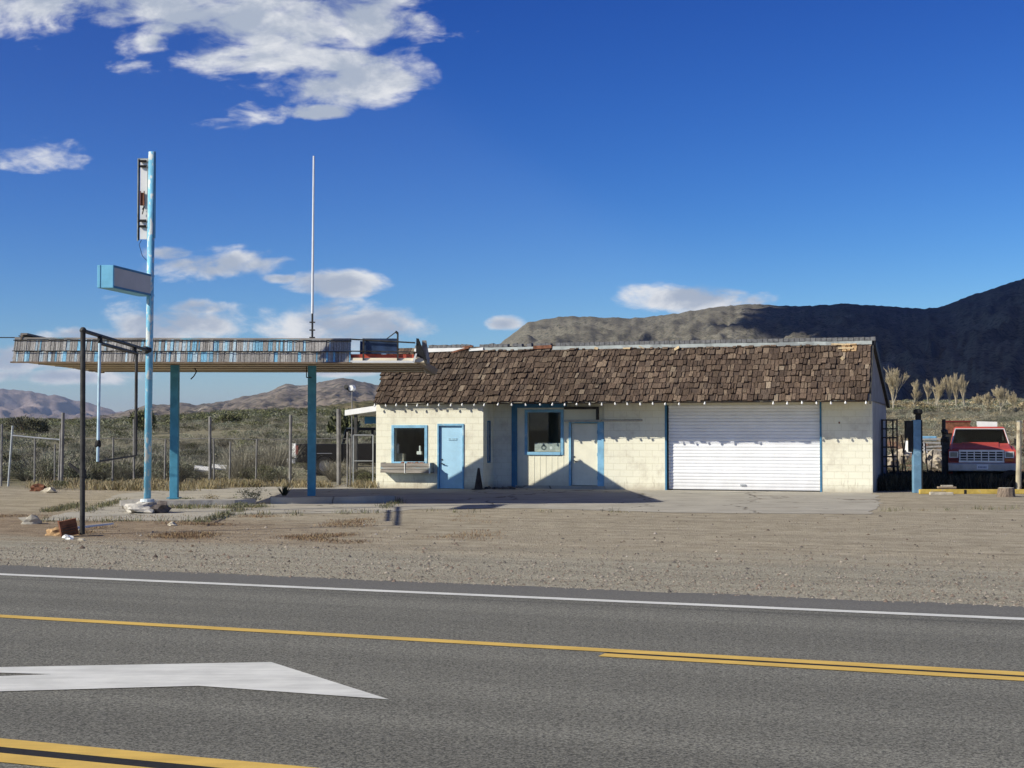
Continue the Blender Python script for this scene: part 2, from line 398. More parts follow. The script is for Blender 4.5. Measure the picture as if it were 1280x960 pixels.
def paint_mat(name, col, wear=.3):
    m = bpy.data.materials.new(name); m.use_nodes = True; nt = m.node_tree; bs = nt.nodes['Principled BSDF']; n = NB(nt)
    t = nt.nodes.new('ShaderNodeTexCoord'); o = t.outputs['Object']
    f = n.noise(o, 80, 4, .8); c = n.mix(n.rng(f, .62, .72, 0, wear), (*col, 1), (.16, .15, .14, 1))
    k = n.rng(n.math('ADD', n.math('MULTIPLY', n.noise(o, 2.5, 5, .6), .5), n.math('MULTIPLY', n.noise(n.mapping(o, rot=(0, 0, R(21.8)), scale=(.25, 2.5, 1)), 4, 6, .7), .5)), .32, .68, .78, 1.08); c = n.mix(1.0, c, n.comb(k, k, k), 'MULTIPLY')
    nt.links.new(c, bs.inputs['Base Color']); bs.inputs['Roughness'].default_value = .7
    bp = nt.nodes.new('ShaderNodeBump'); bp.inputs['Strength'].default_value = .4; bp.inputs['Distance'].default_value = .006
    nt.links.new(n.noise(o, 75, 3, .8), bp.inputs['Height']); nt.links.new(bp.outputs[0], bs.inputs['Normal'])
    return m
YEL = paint_mat('yellow_road_paint', (.74, .49, .11), .6); WRP = paint_mat('white_road_paint', (.74, .74, .70), .4)
sheet_strip('white_edge_line', 15.20, 15.39, -60, 60, .009, WRP, jit=.006)
sheet_strip('yellow_centre_line', 11.77, 11.95, -60, 60, .009, YEL, jit=.006)
t_ds = G(755, 818).dot(RT)
sheet_strip('second_yellow_line', 11.52, 11.69, t_ds, 60, .009, YEL, jit=.006)
BLKP = M('black_line_gap', (.022, .021, .02), .8, .2, 30)
sheet_strip('black_line_gap', 11.692, 11.768, t_ds, 60, .008, BLKP)
sheet_strip('near_yellow_line', 6.98, 7.17, -60, 60, .009, YEL, jit=.006)
sheet_strip('nearest_yellow_line', 6.66, 6.85, -60, 60, .009, YEL, jit=.006)
sheet_strip('near_black_gap', 6.85, 6.98, -60, 60, .008, BLKP)
# arrow painted in the turn lane (runs on beyond the left edge of the picture)
ar = MB()
up = [G(-260, 838), G(-60, 836.5), G(65, 834.2), G(339, 829)]
tip = G(486.3, 875.9); lo = [G(248, 858.8), G(65, 864), G(-60, 867.5), G(-260, 874)]
slit = [G(-260, 838.5), G(-60, 840.7), G(65, 844.2), G(-60, 849), G(-260, 860)]
def z(p, h=.0095): return (p.x, p.y, h)
ar.quad(z(up[0]), z(slit[0]), z(slit[1]), z(up[1])); ar.quad(z(up[1]), z(slit[1]), z(slit[2]), z(up[2]))
ar.quad(z(slit[2]), z(lo[1]), z(lo[0]), z(up[3]), z(up[2])); ar.quad(z(slit[3]), z(lo[2]), z(lo[1]), z(slit[2])); ar.quad(z(slit[4]), z(lo[3]), z(lo[2]), z(slit[3]))
ar.quad(z(up[3]), z(lo[0]), z(tip))
o = ar.obj('painted_road_arrow', WRP, fix=False); tag(o, kind='structure')

def concrete_mat():
    m = bpy.data.materials.new('old_concrete'); m.use_nodes = True; nt = m.node_tree; bs = nt.nodes['Principled BSDF']; n = NB(nt)
    t = nt.nodes.new('ShaderNodeTexCoord'); o = t.outputs['Object']
    c = n.mix(n.rng(n.noise(o, .9, 6, .65), .3, .7), (.36, .335, .285, 1), (.47, .44, .375, 1))
    c = n.mix(n.rng(n.noise(n.mapping(o, scale=(.35, 1, 1)), .8, 6, .7), .55, .75, 0, .6), c, (.33, .27, .2, 1))
    w = nt.nodes.new('ShaderNodeTexVoronoi'); w.feature = 'DISTANCE_TO_EDGE'; w.inputs['Scale'].default_value = .27
    dn = nt.nodes.new('ShaderNodeVectorMath'); dn.operation = 'ADD'
    nn = nt.nodes.new('ShaderNodeTexNoise'); nn.inputs['Scale'].default_value = 1.4; nn.inputs['Detail'].default_value = 5
    sc = nt.nodes.new('ShaderNodeVectorMath'); sc.operation = 'SCALE'; sc.inputs['Scale'].default_value = .9
    nt.links.new(o, nn.inputs['Vector']); nt.links.new(nn.outputs['Color'], sc.inputs[0]); nt.links.new(o, dn.inputs[0]); nt.links.new(sc.outputs[0], dn.inputs[1]); nt.links.new(dn.outputs[0], w.inputs['Vector'])
    crack = n.rng(n.math('ADD', w.outputs[0], n.math('MULTIPLY', n.noise(o, 2.0, 3), .02)), .010, .024, .85, 0)
    c = n.mix(crack, c, (.09, .075, .06, 1))
    c = n.mix(n.rng(n.noise(o, 40, 3, .8), .62, .72, 0, .5), c, (.14, .12, .10, 1))
    nt.links.new(c, bs.inputs['Base Color']); bs.inputs['Roughness'].default_value = .9; bs.inputs['Specular IOR Level'].default_value = .15
    bp = nt.nodes.new('ShaderNodeBump'); bp.inputs['Strength'].default_value = .4; bp.inputs['Distance'].default_value = .03
    nt.links.new(n.math('SUBTRACT', n.noise(o, 14, 5, .7), crack), bp.inputs['Height']); nt.links.new(bp.outputs[0], bs.inputs['Normal'])
    return m
CONC = concrete_mat()
def jag(poly, amp=.12, step=.35):
    out = []
    for i, p in enumerate(poly):
        q = poly[(i+1) % len(poly)]; L = (q-p).length; k = max(1, int(L/step))
        for j in range(k):
            w = p.lerp(q, j/k); nrm = Vector((-(q-p).y, (q-p).x, 0)).normalized()
            out.append(w+nrm*amp*noise.fractal(Vector((w.x*.8, w.y*.8, 2)), 1, 2, 4)*1.5)
    return out
apron = [G(45, 651), G(150, 651), G(262, 651), G(300, 643), G(480, 641), G(520, 636.5), G(660, 635.5), G(840, 641), G(960, 642), G(1085, 643), G(1100, 632), G(1095, 614), G(800, 604), G(470, 604), G(330, 609), G(200, 613), G(150, 618), G(110, 636)]
pts = jag(apron)
o = newmesh('concrete_apron', [(p.x, p.y, .006) for p in pts], [tuple(range(len(pts)))], CONC); tag(o, kind='structure')
import bmesh
bm = bmesh.new(); bm.from_mesh(o.data); bmesh.ops.triangulate(bm, faces=bm.faces); bmesh.ops.recalc_face_normals(bm, faces=bm.faces)
bm.to_mesh(o.data); bm.free()
# pump island kerb
isl = root('pump_island', 'long low cracked concrete pump island carrying the blue canopy columns', 'island')
def island(name, p, q, w, h, parent, mat, seed):
    mbx = MB(); dr = (q-p); L = dr.length; dr = dr/L; nr = Vector((-dr.y, dr.x, 0)); k = int(L/.25); ring = []
    for j in range(k+1):
        t = j/k; ww = w*(.55+.45*min(1, min(t, 1-t)*L/.5)); c = p.lerp(q, t)
        e = .05*noise.noise(Vector((t*L*1.5, seed, 0))); hh = h*(1+.25*noise.noise(Vector((t*L, seed+4, 0))))
        ring.append([c-nr*(ww+e), c-nr*(ww-.03+e)+Vector((0, 0, hh)), c+nr*(ww-.03)+Vector((0, 0, hh)), c+nr*ww])
    i = len(mbx.v)
    for rg in ring: mbx.v += rg
    for j in range(k):
        for s_ in range(3):
            mbx.f.append((i+4*j+s_, i+4*j+4+s_, i+4*j+5+s_, i+4*j+1+s_)); mbx.c.append((1, 1, 1))
    for j in (0, k): mbx.f.append(tuple(i+4*j+s_ for s_ in range(4))); mbx.c.append((1, 1, 1))
    return mbx.obj(name, mat, parent)
I0, I1, I2 = G(150, 632.5), G(318, 630), G(338, 629.5); I3 = G(492, 628)
CONCI = M('island_concrete', (.36, .34, .31), .9, .2, 3, .4, 20, col2=(.20, .32, .40), cover=.33, c2scale=2)
island('kerb_block', I0, I1, .42, .13, isl, CONCI, 1); island('kerb_block', I2, I3, .45, .17, isl, CONC, 2)

# ------------------------------------------------------------------ mountains
def mountain(name, crest, Dc, Df, mat, amp, seed, back=1.4, rows=70, step=3, zfoot=0, power=1.25, gs=1.0):
    xs = np.arange(crest[0][0], crest[-1][0]+.1, step); cy = np.interp(xs, [c[0] for c in crest], [c[1] for c in crest])
    vs, fs = [], []; n = len(xs)
    for j in range(rows+1):
        t = j/rows*1.35
        for i, (px, py) in enumerate(zip(xs, cy)):
            Dcc = Dc; Dd = Df+(Dcc-Df)*min(t, 1.0)+(Dcc*(back-1))*max(0, t-1)/.35
            s = (px-640)/F; zc = EYE+(HZ-py)*Dcc/F
            zc *= 1
            if t <= 1: h = zfoot+(zc-zfoot)*(t**power)
            else: h = zc*(1-((t-1)/.35)**1.2)
            e = 4*min(t, 1)*(1-min(t, 1)) if t < 1 else 0
            w = Vector((s*8.5*gs, Dd/Dcc*3.2*gs, seed))
            rdg = 1-abs(noise.fractal(w*3.0, 1.0, 2.1, 5))*2.0
            rd2 = noise.fractal(w*9, .9, 2.1, 4)
            h += amp*(e**.7)*((rdg-.6)+.16*rd2)
            crn = Dcc/F*1.3*noise.fractal(Vector((px*.12, seed, 0)), .8, 2, 4)
            h += crn*min(1, t)
            vs.append((s*Dd, Dd, h if t < 1.34 else -5))
    for j in range(rows):
        for i in range(n-1):
            a_ = j*n+i; fs.append((a_, a_+1, a_+n+1, a_+n))
    o = newmesh(name, vs, fs, mat, smooth=True); tag(o, kind='structure'); return o
def mtn_mat(name, a, c, d_, sc, dot=None, dsc=.05, bumpd=8):
    m = bpy.data.materials.new(name); m.use_nodes = True; nt = m.node_tree; bs = nt.nodes['Principled BSDF']; n = NB(nt)
    t = nt.nodes.new('ShaderNodeTexCoord'); o = t.outputs['Object']
    f = n.noise(o, sc, 8, .65); k = n.mix(n.rng(f, .35, .65), (*a, 1), (*c, 1))
    f2 = n.noise(n.mapping(o, loc=(500, 30, 0)), sc*1.7, 8, .7); k = n.mix(n.rng(f2, .56, .68), k, (*d_, 1))
    if dot:
        f3 = n.noise(o, dsc, 3, .7); k = n.mix(n.rng(f3, .5, .58), k, (*dot, 1))
    nt.links.new(k, bs.inputs['Base Color']); bs.inputs['Roughness'].default_value = 1; bs.inputs['Specular IOR Level'].default_value = 0
    bp = nt.nodes.new('ShaderNodeBump'); bp.inputs['Strength'].default_value = .8; bp.inputs['Distance'].default_value = bumpd
    nt.links.new(n.noise(o, sc*6, 8, .7), bp.inputs['Height']); nt.links.new(bp.outputs[0], bs.inputs['Normal']); return m
MR = mtn_mat('hill_rock', (.175, .158, .128), (.215, .197, .16), (.28, .26, .215), .004, dot=(.085, .088, .072), dsc=.16, bumpd=3)
MM = mtn_mat('brown_hill_rock', (.185, .15, .115), (.25, .205, .16), (.42, .39, .33), .0022, dot=(.09, .08, .06), dsc=.02, bumpd=6)
MF = mtn_mat('far_range_rock', (.22, .17, .15), (.32, .25, .22), (.42, .35, .32), .0012, bumpd=25)
MG = mtn_mat('scrub_slope', (.10, .095, .05), (.17, .15, .09), (.27, .22, .14), .012, dot=(.055, .06, .035), dsc=.12, bumpd=2)
mountain('dark_mountain', [(500, 520), (540, 490), (590, 452), (625, 429), (660, 402), (700, 395), (720, 394), (760, 396), (800, 396), (850, 390), (900, 382), (940, 379), (1000, 382), (1060, 378), (1100, 381), (1160, 385), (1180, 381), (1230, 363), (1280, 347), (1400, 310), (1600, 330), (1900, 400), (2200, 520)], 3300, 900, MR, 20, 3.3, power=1.15)
mountain('brown_mountain', [(60, 532), (120, 522), (150, 517), (189, 505), (210, 506), (225, 503), (244, 507), (277, 502), (311, 494), (337, 489), (350, 483), (358, 479), (371, 482), (385, 481), (395, 478), (410, 475), (428, 472.5), (445, 475), (468, 480), (520, 487), (600, 500), (700, 520)], 7000, 2600, MM, 34, 7.7, zfoot=15, power=1.3)
mountain('far_blue_range', [(-900, 520), (-400, 495), (-150, 490), (0, 486), (20, 487), (45, 490), (60, 494), (70, 493), (90, 500), (110, 503), (130, 510), (160, 519), (190, 526), (260, 532)], 16000, 10500, MF, 110, 5.1, back=1.15, zfoot=45, step=4)
mountain('scrub_foothill', [(150, 533), (200, 527), (260, 523), (330, 517), (400, 509), (440, 503), (480, 500), (560, 502), (700, 515)], 1500, 520, MG, 6, 9.2, zfoot=4, power=1.0)
mountain('valley_bench', [(880, 520), (1000, 512), (1100, 507), (1280, 505), (1500, 503), (1800, 515)], 800, 430, MG, 2, 4.2, zfoot=6, power=1.0)

# cloud mass above and left of the view: its shadow darkens the right-hand mountain
def to_mtn(px, py, Dd): 
    s = (px-640)/F; return Vector((s*Dd, Dd, EYE+(HZ-py)*Dd/F))
CZ = 2300
def up_to(p, zc=CZ):
    k = (zc-p.z)/(-LD.z); return p-LD*k
c0 = up_to(to_mtn(962, 392, 3100)); c1 = up_to(to_mtn(955, 418, 2700)); c2 = up_to(Vector((330, 1650, 70))); c3 = up_to(Vector((150, 640, 8)))
edge = [c3, c2, c1, c0, up_to(to_mtn(985, 376, 3500)), up_to(Vector((1250, 4300, 300)))]
cmb = MB(); k = 0
rows_ = []
for i in range(len(edge)-1):
    for j in range(6):
        p = edge[i].lerp(edge[i+1], j/6); rows_.append(p)
rows_.append(edge[-1])
cvs, cfs = [], []
NC = 40
for i, p in enumerate(rows_):
    for j in range(NC+1):
        t = j/NC; w = 3200*t**1.1
        jx = 120*noise.fractal(Vector((i*.6, 0, 1)), 1, 2, 4)*(1-t)
        hh = 260*math.sin(math.pi*min(1, .02+t))**.5*(.7+.6*noise.fractal(Vector((i*.2, t*9, 0)), 1, 2, 4)) if t > 0 else 0
        cvs.append((p.x+w+jx, p.y, p.z+max(0, hh)))
nt_ = len(cvs); n1_ = NC+1
for i in range(len(rows_)-1):
    for j in range(NC): a_ = i*n1_+j; cfs.append((a_, a_+1, a_+n1_+1, a_+n1_))
for i, p in enumerate(rows_):
    for j in range(NC+1):
        v = cvs[i*n1_+j]; cvs.append((v[0], v[1], CZ-20*noise.noise(Vector((i*.3, j*.4, 8)))-15))
for i in range(len(rows_)-1):
    for j in range(NC): a_ = nt_+i*n1_+j; cfs.append((a_+n1_, a_+n1_+1, a_+1, a_))
o = newmesh('cloud', cvs, cfs, M('cloud_white', (.85, .85, .86), 1, 0, spec=0), smooth=True); tag(o, kind='structure')

# ------------------------------------------------------------------ the service station building
YAW = R(-18); A0 = G(470, 610); A0.z = 0
eu = Vector((math.cos(YAW), math.sin(YAW), 0)); ev = Vector((-math.sin(YAW), math.cos(YAW), 0))
def U(px, v=0.0):
    s = (px-640)/F*(1/ CT) ; s = (px-640)/F
    # X = s*Y (pitch neglected: < 1 mm at these heights)
    bx = A0.x+ev.x*v; by = A0.y+ev.y*v
    return (s*by-bx)/(eu.x-s*eu.y)
def Z(px, py, v=0.0):
    u = U(px, v); Y = A0.y+ev.y*v+eu.y*u
    return P(px, py, Y).z
MV = 1.0                                   # main wall plane
bld = root('service_station', 'cream painted block service station with steep brown shake roof front', 'building', A0, YAW)
UE = U(1090, .95)                          # right end
UB = U(604, 0)                             # bay corner
HW = 2.66
def wallholes(u0, u1, z0, z1, v0, v1, holes, name, mat):
    us = sorted({u0, u1, *[h[0] for h in holes], *[h[1] for h in holes]}); zs = sorted({z0, z1, *[h[2] for h in holes], *[h[3] for h in holes]})
    mbx = MB()
    for a_, c_ in zip(us[:-1], us[1:]):
        run = None
        for e_, f_ in zip(zs[:-1], zs[1:]):
            mu, mz = (a_+c_)/2, (e_+f_)/2
            if any(h[0] < mu < h[1] and h[2] < mz < h[3] for h in holes): continue
            mbx.box(a_, c_, v0, v1, e_, f_)
    return mbx.obj(name, mat, bld)
# bay front wall
wn0, wn1 = U(493, 0), U(531, 0); wz0, wz1 = Z(512, 577, 0), Z(512, 535, 0)
dn0, dn1 = U(547, 0), U(580, 0); dz1 = Z(563, 531, 0)
wallholes(0, UB, 0, HW, 0, .2, [(wn0, wn1, wz0, wz1), (dn0, dn1, 0, dz1)], 'bay_wall', BLOCK)
# return wall of the bay with its narrow window
m_ = MB()
rv = [(.2, .42, 0, HW), (.62, MV+.2, 0, HW), (.42, .62, 0, .85), (.42, .62, 2.05, HW)]
for (a_, c_, e_, f_) in rv: m_.box(UB-.2, UB, a_, c_, e_, f_)
m_.obj('return_wall', BLOCK, bld)
m_ = MB(); m_.box(UB-.02, UB+.02, .38, .42, .85, 2.05); m_.box(UB-.02, UB+.02, .62, .66, .85, 2.05); m_.box(UB-.02, UB+.02, .38, .66, 2.05, 2.1); m_.box(UB-.02, UB+.02, .38, .66, .8, .85)
nw = m_.obj('window', DBLUE, bld); MB().box(UB-.09, UB-.08, .42, .62, .85, 2.05).obj('pane', GLASS, nw)
# main wall: plain panel, storefront infill, plain, garage opening, pier
f0, f1 = U(646, MV), U(755, MV); g0, g1 = U(832, MV), U(1026, MV); GZ = Z(930, 503, MV)
GZ = 2.56
wallholes(UB, f0, 0, HW, MV, MV+.2, [], 'main_wall', BLOCK)
wallholes(f1, UE, 0, HW, MV, MV+.2, [(g0, g1, 0, GZ)], 'main_wall', BLOCK)
# infill: raised curb, vertical boards, window, door
IV = MV+.06
w0, w1 = U(659.5, IV), U(701, IV); z0_, z1_ = Z(680, 565, IV), Z(680, 515.5, IV)
q0, q1 = U(714, IV), U(747, IV); qz = Z(730, 529, IV); CB = .10
INF = bpy.data.materials.new('infill_boards')
INF = M('infill_boards', (.81, .78, .62), .75, .05, 2, .2, 12, dirt=.3)
wallholes(f0, f1, CB, HW, IV, IV+.14, [(w0, w1, z0_, z1_), (q0, q1, CB, qz)], 'infill_wall', INF)
m_ = MB(); m_.box(f0-.02, f1+.02, MV-.06, IV+.2, 0, CB); m_.obj('curb', CONC, bld)
# board joints as thin battens
m_ = MB(); u = f0+.15
while u < w1+.1:
    m_.box(u, u+.018, IV-.009, IV+.001, CB, z0_-.09); u += .19
m_.obj('batten', INF, bld)
# storefront frame in blue
m_ = MB(); m_.box(U(640, MV), f0+.01, MV-.05, MV+.02, 0, 2.5); m_.box(U(640, MV), U(708, MV), MV-.05, MV+.05, 2.5, 2.63); m_.obj('storefront_frame', DBLUE, bld)
m_ = MB(); zz = Z(730, 510, MV); m_.box(U(706, MV), U(749, MV), MV-.10, MV-.02, zz-.04, zz+.04); m_.box(U(746, MV), U(749, MV), MV-.10, MV-.02, Z(748, 526, MV), zz-.04)
m_.obj('black_angle_bar', BLACKP, bld)
def window(u0, u1, a_, c_, v, mat, name='window', fw=.09, extra=None, lip=.03):
    mm = MB(); mm.box(u0-fw, u0, v-lip, v+.06, a_-fw, c_+fw); mm.box(u1, u1+fw, v-lip, v+.06, a_-fw, c_+fw)
    mm.box(u0, u1, v-lip, v+.06, c_, c_+fw); mm.box(u0, u1, v-lip-.02, v+.06, a_-fw, a_)
    o_ = mm.obj(name, mat, bld, bevel=.006)
    pn_ = MB(); pn_.quad((u0, v+.08, a_), (u1, v+.08, a_), (u1, v+.08, c_), (u0, v+.08, c_)); p_ = pn_.obj('pane', GLASS, o_, fix=False); return o_
window(wn0+.0, wn1, wz0, wz1, 0, BLUE)
window(w0, w1, z0_, z1_, IV, BLUE)
# door helper
def door(u0, u1, a_, c_, v, mat, fmat, fw=.06, fwr=None, handle=-1):
    fwr = fwr or fw
    mm = MB(); mm.box(u0-fw, u0, v-.035, v+.1, a_, c_+.06); mm.box(u1, u1+fwr, v-.035, v+.1, a_, c_+.06); mm.box(u0, u1, v-.035, v+.1, c_, c_+.06)
    mm.obj('door_frame', fmat, bld, bevel=.005)
    dd = MB().box(u0+.008, u1-.008, v+.04, v+.085, a_+.015, c_-.008).obj('door', mat, bld, bevel=.004)
    hx = u0+.09 if handle < 0 else u1-.09
    hh = MB(); hz_ = a_+(c_-a_)*.40
    hh.tube((hx, v+.04, hz_), (hx, v-.02, hz_), .02, 10); hh.rbox((hx+.055, v-.02, hz_-.012), (.12, .018, .02), (0, .15, 0)); hh.tube((hx, v+.04, hz_+.12), (hx, v+.025, hz_+.12), .026, 12)
    pieces(hh, 'handle', M('dark_metal', (.05, .05, .05), .35, .1, metal=.8) if 'dark_metal' not in bpy.data.materials else bpy.data.materials['dark_metal'], dd)
    hg = MB()
    for f in (.13, .5, .86): hg.tube((u1-.012, v+.03, a_+(c_-a_)*f-.05), (u1-.012, v+.03, a_+(c_-a_)*f+.05), .014, 8)
    pieces(hg, 'hinge', DBLUE, dd)
    return dd
DOORB = M('pale_blue_door', (.38, .62, .80), .6, .06, 2, .08, col2=(.34, .60, .72), cover=.35, c2scale=2)
DOORC = M('cream_door', (.81, .78, .63), .6, .04, 3, .05)
door(dn0+.05, dn1-.05, .0, dz1-.03, 0.0, DOORB, BLUE, .05)
bd = MB().box(dn0+.35, dn0+.62, .024, .038, 1.50, 1.56)
bd.obj('faded_plate', M('faded_plate', (.30, .48, .60), .6, .2, 20), bld)
door(q0, q1, CB, qz, IV, DOORC, BLUE, .07, U(755, IV)-q1-.0)
m_ = MB(); m_.box(q0-.03, q1+.03, -.05+0, .001, 0, .001)
# fluorescent rail over door
zz = Z(755, 526, MV); m_ = MB(); m_.box(U(707, MV), U(752, MV), MV-.16, MV-.02, zz-.03, zz+.03); m_.tube((U(752, MV), MV-.03, zz+.01), (U(803, MV), MV-.03, zz+.01), .03, 8)
m_.obj('light_strip', M('dull_cream_metal', (.42, .40, .34), .5, .1), bld)
# garage door
gd = MB(); nS = 26; h = (GZ-.02)/nS
for i in range(nS):
    za, zb = .02+i*h, .02+(i+1)*h; dv = MV+.15; k = .012 if i % 5 else .020
    gd.prism([(dv, za), (dv-k, za+h*.25), (dv-k, za+h*.72), (dv, zb-.004), (dv+.03, zb-.004), (dv+.03, za)], g0+.06, g1-.04, 'x')
gdo = gd.obj('garage_door', WHITEM, bld)
MB().box(g0+.06, g1-.04, MV+.125, MV+.19, 0, .035).obj('bottom_seal', BLK, gdo)
hm = MB(); hm.box((g0+g1)/2-.08, (g0+g1)/2+.08, MV+.10, MV+.13, .16, .20); hm.obj('handle', GALV, gdo)
m_ = MB(); m_.box(g0-.02, g0+.035, MV-.02, MV+.04, 0, HW-.03); m_.box(g1-.035, g1+.02, MV-.02, MV+.04, 0, HW-.03); pieces(m_, 'door_jamb', DBLUE, bld, .004)
# conduit + light fixtures
m_ = MB(); m_.box(U(1049, MV)-.02, U(1049, MV)+.02, MV-.03, MV, 2.0, 2.05); m_.obj('wall_hook', RUST, bld)
# other walls: ends, back, floor
BK = 6.4
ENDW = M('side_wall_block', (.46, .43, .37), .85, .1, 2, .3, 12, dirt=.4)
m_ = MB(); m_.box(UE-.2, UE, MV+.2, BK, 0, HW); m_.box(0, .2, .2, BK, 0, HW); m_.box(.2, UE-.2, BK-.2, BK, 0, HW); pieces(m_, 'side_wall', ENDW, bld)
m_ = MB(); m_.box(.2, UE-.2, MV+.35, BK-.2, .0, .03); m_.box(.2, UB-.2, .2, MV+.35, 0, .03); m_.obj('floor_slab', DARK, bld)
# roof
EV, EZ, RZ = -.2, 2.66, 4.42
RV = MV
sl = Vector((0, RV-EV, RZ-EZ)); SL = sl.length; sd = sl/SL; sn = Vector((0, -sd.z, sd.y))
UL, UR = U(467.5, EV), U(1085.5, EV)
m_ = MB()
# deck (front slope) with thickness
def deckbox(mb_, u0, u1, a_, c_, t0, t1):
    p = lambda u_, s_, t_: Vector((u_, EV, EZ))+Vector((0, sd.y, sd.z))*s_+sn*t_
    mb_.hexa([p(u0, a_, t0), p(u1, a_, t0), p(u1, c_, t0), p(u0, c_, t0), p(u0, a_, t1), p(u1, a_, t1), p(u1, c_, t1), p(u0, c_, t1)])
deckbox(m_, UL+.02, UR-.02, 0, SL, -.10, 0)
ROOFD = M('roof_deck', (.07, .05, .04), .9, .2, 4)
rf = m_.obj('roof', ROOFD, bld)
# back slope
m_ = MB(); BZ = 2.72
m_.hexa([(UL+.02, RV-.02, RZ-.14), (UR+.10, RV-.02, RZ-.14), (UR+.10, BK+.3, BZ-.1), (UL+.02, BK+.3, BZ-.1), (UL+.02, RV-.02, RZ-.02), (UR+.10, RV-.02, RZ-.02), (UR+.10, BK+.3, BZ), (UL+.02, BK+.3, BZ)])
m_.obj('back_slope', TARG, rf)
# soffit
MB().box(UL+.05, UR-.05, EV+.02, MV-.001, EZ-.03, EZ-.004).obj('soffit', M('soffit_paint', (.42, .39, .30), .8, .1), rf)
# gable cheeks
CHK = M('grey_plywood', (.30, .29, .27), .85, .12, 3, .2)
for (ua, ub_) in ((UR-.03, UR+.03), (UL+.06, UL+.10)):
    MB().prism([(EV+.06, EZ), (RV+.02, RZ-.12), (BK, BZ-.12), (BK, EZ-.02), (MV+.2, EZ-.02), (EV+.06, EZ-.04)], ua, ub_, 'x').obj('gable_panel', CHK, rf)
m_ = MB(); 
m_.hexa([(UR+.03, EV, EZ-.12), (UR+.07, EV, EZ-.12), (UR+.07, RV, RZ-.2), (UR+.03, RV, RZ-.2), (UR+.03, EV, EZ), (UR+.07, EV, EZ), (UR+.07, RV, RZ-.02), (UR+.03, RV, RZ-.02)])
m_.hexa([(UR+.03, RV, RZ-.22), (UR+.12, RV, RZ-.22), (UR+.12, BK, BZ-.2), (UR+.03, BK, BZ-.2), (UR+.03, RV, RZ-.02), (UR+.12, RV, RZ-.02), (UR+.12, BK, BZ), (UR+.03, BK, BZ)])
pieces(m_, 'barge_board', BLACKP, rf)
# shakes
m_ = MB(); rows = 10; ex = (SL-.03)/rows
def shakecol(u, s_):
    n_ = noise.fractal(Vector((u*.35, s_*.6, 5)), 1, 2, 3)
    base = random.choice([(.108, .074, .052), (.125, .086, .062), (.085, .058, .043), (.15, .106, .077), (.115, .084, .064), (.185, .135, .096), (.092, .063, .047)])
    k = (random.uniform(.74, 1.12))*(1+.35*n_)*(.80+.22*sst(2, 13, u))
    if random.random() < .02: base = (.28, .22, .16)
    return tuple(c*k for c in base)
for r_ in range(rows):
    u = UL+random.uniform(-.04, .02)
    while u < UR:
        w = random.choice((random.uniform(.07, .13), random.uniform(.1, .2))); w = min(w, UR+.02-u)
        if w < .04: break
        s0 = r_*ex+random.uniform(-.04, .04)-(0.02 if r_ == 0 else 0); s1 = min(SL, (r_+1)*ex+.08); th = random.choice((random.uniform(.02, .05), random.uniform(.04, .085))); sk = random.uniform(-.012, .012)
        gone = random.random() < .012
        m_.col = shakecol(u, s0)
        # bare patches in the top row near the right end
        if r_ == rows-1 and U(1042, .9) < u < U(1068, .9): m_.col = (.52, .36, .20)
        if r_ == rows-2 and U(1050, .8) < u < U(1066, .8): m_.col = (.45, .30, .16)
        if not gone:
            p = lambda u_, s_, t_: Vector((u_, EV, EZ))+Vector((0, sd.y, sd.z))*s_+sn*t_
            x0, x1 = u+.006, u+w-random.choice((.010, .014, .022)); l = random.uniform(-.012, .012); lean = .035*(1-sst(3, 12, u))+random.uniform(-.01, .02)
            m_.hexa([p(x0, s0, .002), p(x1, s0+l, .002), p(x1+lean, s1, .0), p(x0+lean, s1, .0), p(x0+sk, s0, th), p(x1+sk, s0+l, th), p(x1+lean, s1, .006), p(x0+lean, s1, .006)])
        u += w
m_.obj('shakes', SHAKE, rf, cols=True)
# ridge trim + cap shingles
def rp(u, s_, t_): return Vector((u, EV, EZ))+Vector((0, sd.y, sd.z))*s_+sn*t_
m_ = MB(); u = U(578, RV)
tb = U(668, RV), U(692, RV)
for (a_, c_, dz) in ((U(588, RV), tb[0], .0), (tb[1], UR+.02, 0)):
    kk = max(1, int((c_-a_)/.9)); m_ = MB()
    for j in range(kk):
        u0, u1 = a_+(c_-a_)*j/kk, a_+(c_-a_)*(j+1)/kk
        w0_, w1_ = [.018*noise.noise(Vector((q_*.8, 1, 1))) for q_ in (u0, u1)]
        hb = .105
        m_.hexa([(u0, RV-.14, RZ-.14+w0_), (u1, RV-.14, RZ-.14+w1_), (u1, RV+.0, RZ-.14+w1_), (u0, RV, RZ-.14+w0_), (u0, RV-.13, RZ-.14+hb+w0_), (u1, RV-.13, RZ-.14+hb+w1_), (u1, RV, RZ-.14+hb+w1_), (u0, RV, RZ-.14+hb+w0_)])
    m_.obj('ridge_trim', TRIMW, rf)
m_ = MB()
m_.hexa([(U(520, RV), RV-.16, RZ-.16), (U(575, RV), RV-.16, RZ-.13), (U(575, RV), RV-.02, RZ-.13), (U(520, RV), RV-.02, RZ-.16), (U(520, RV), RV-.16, RZ-.03), (U(583, RV), RV-.16, RZ-.03), (U(583, RV), RV-.02, RZ-.03), (U(520, RV), RV-.02, RZ-.03)])
m_.hexa([(U(588, RV), RV-.18, RZ-.14), (U(606, RV), RV-.18, RZ-.12), (U(606, RV), RV-.145, RZ-.12), (U(588, RV), RV-.145, RZ-.14), (U(592, RV), RV-.18, RZ-.08), (U(606, RV), RV-.18, RZ-.03), (U(606, RV), RV-.145, RZ-.03), (U(592, RV), RV-.145, RZ-.08)])
pieces(m_, 'bright_ridge_trim', WHITE, rf)
m_ = MB(); u = U(520, RV)
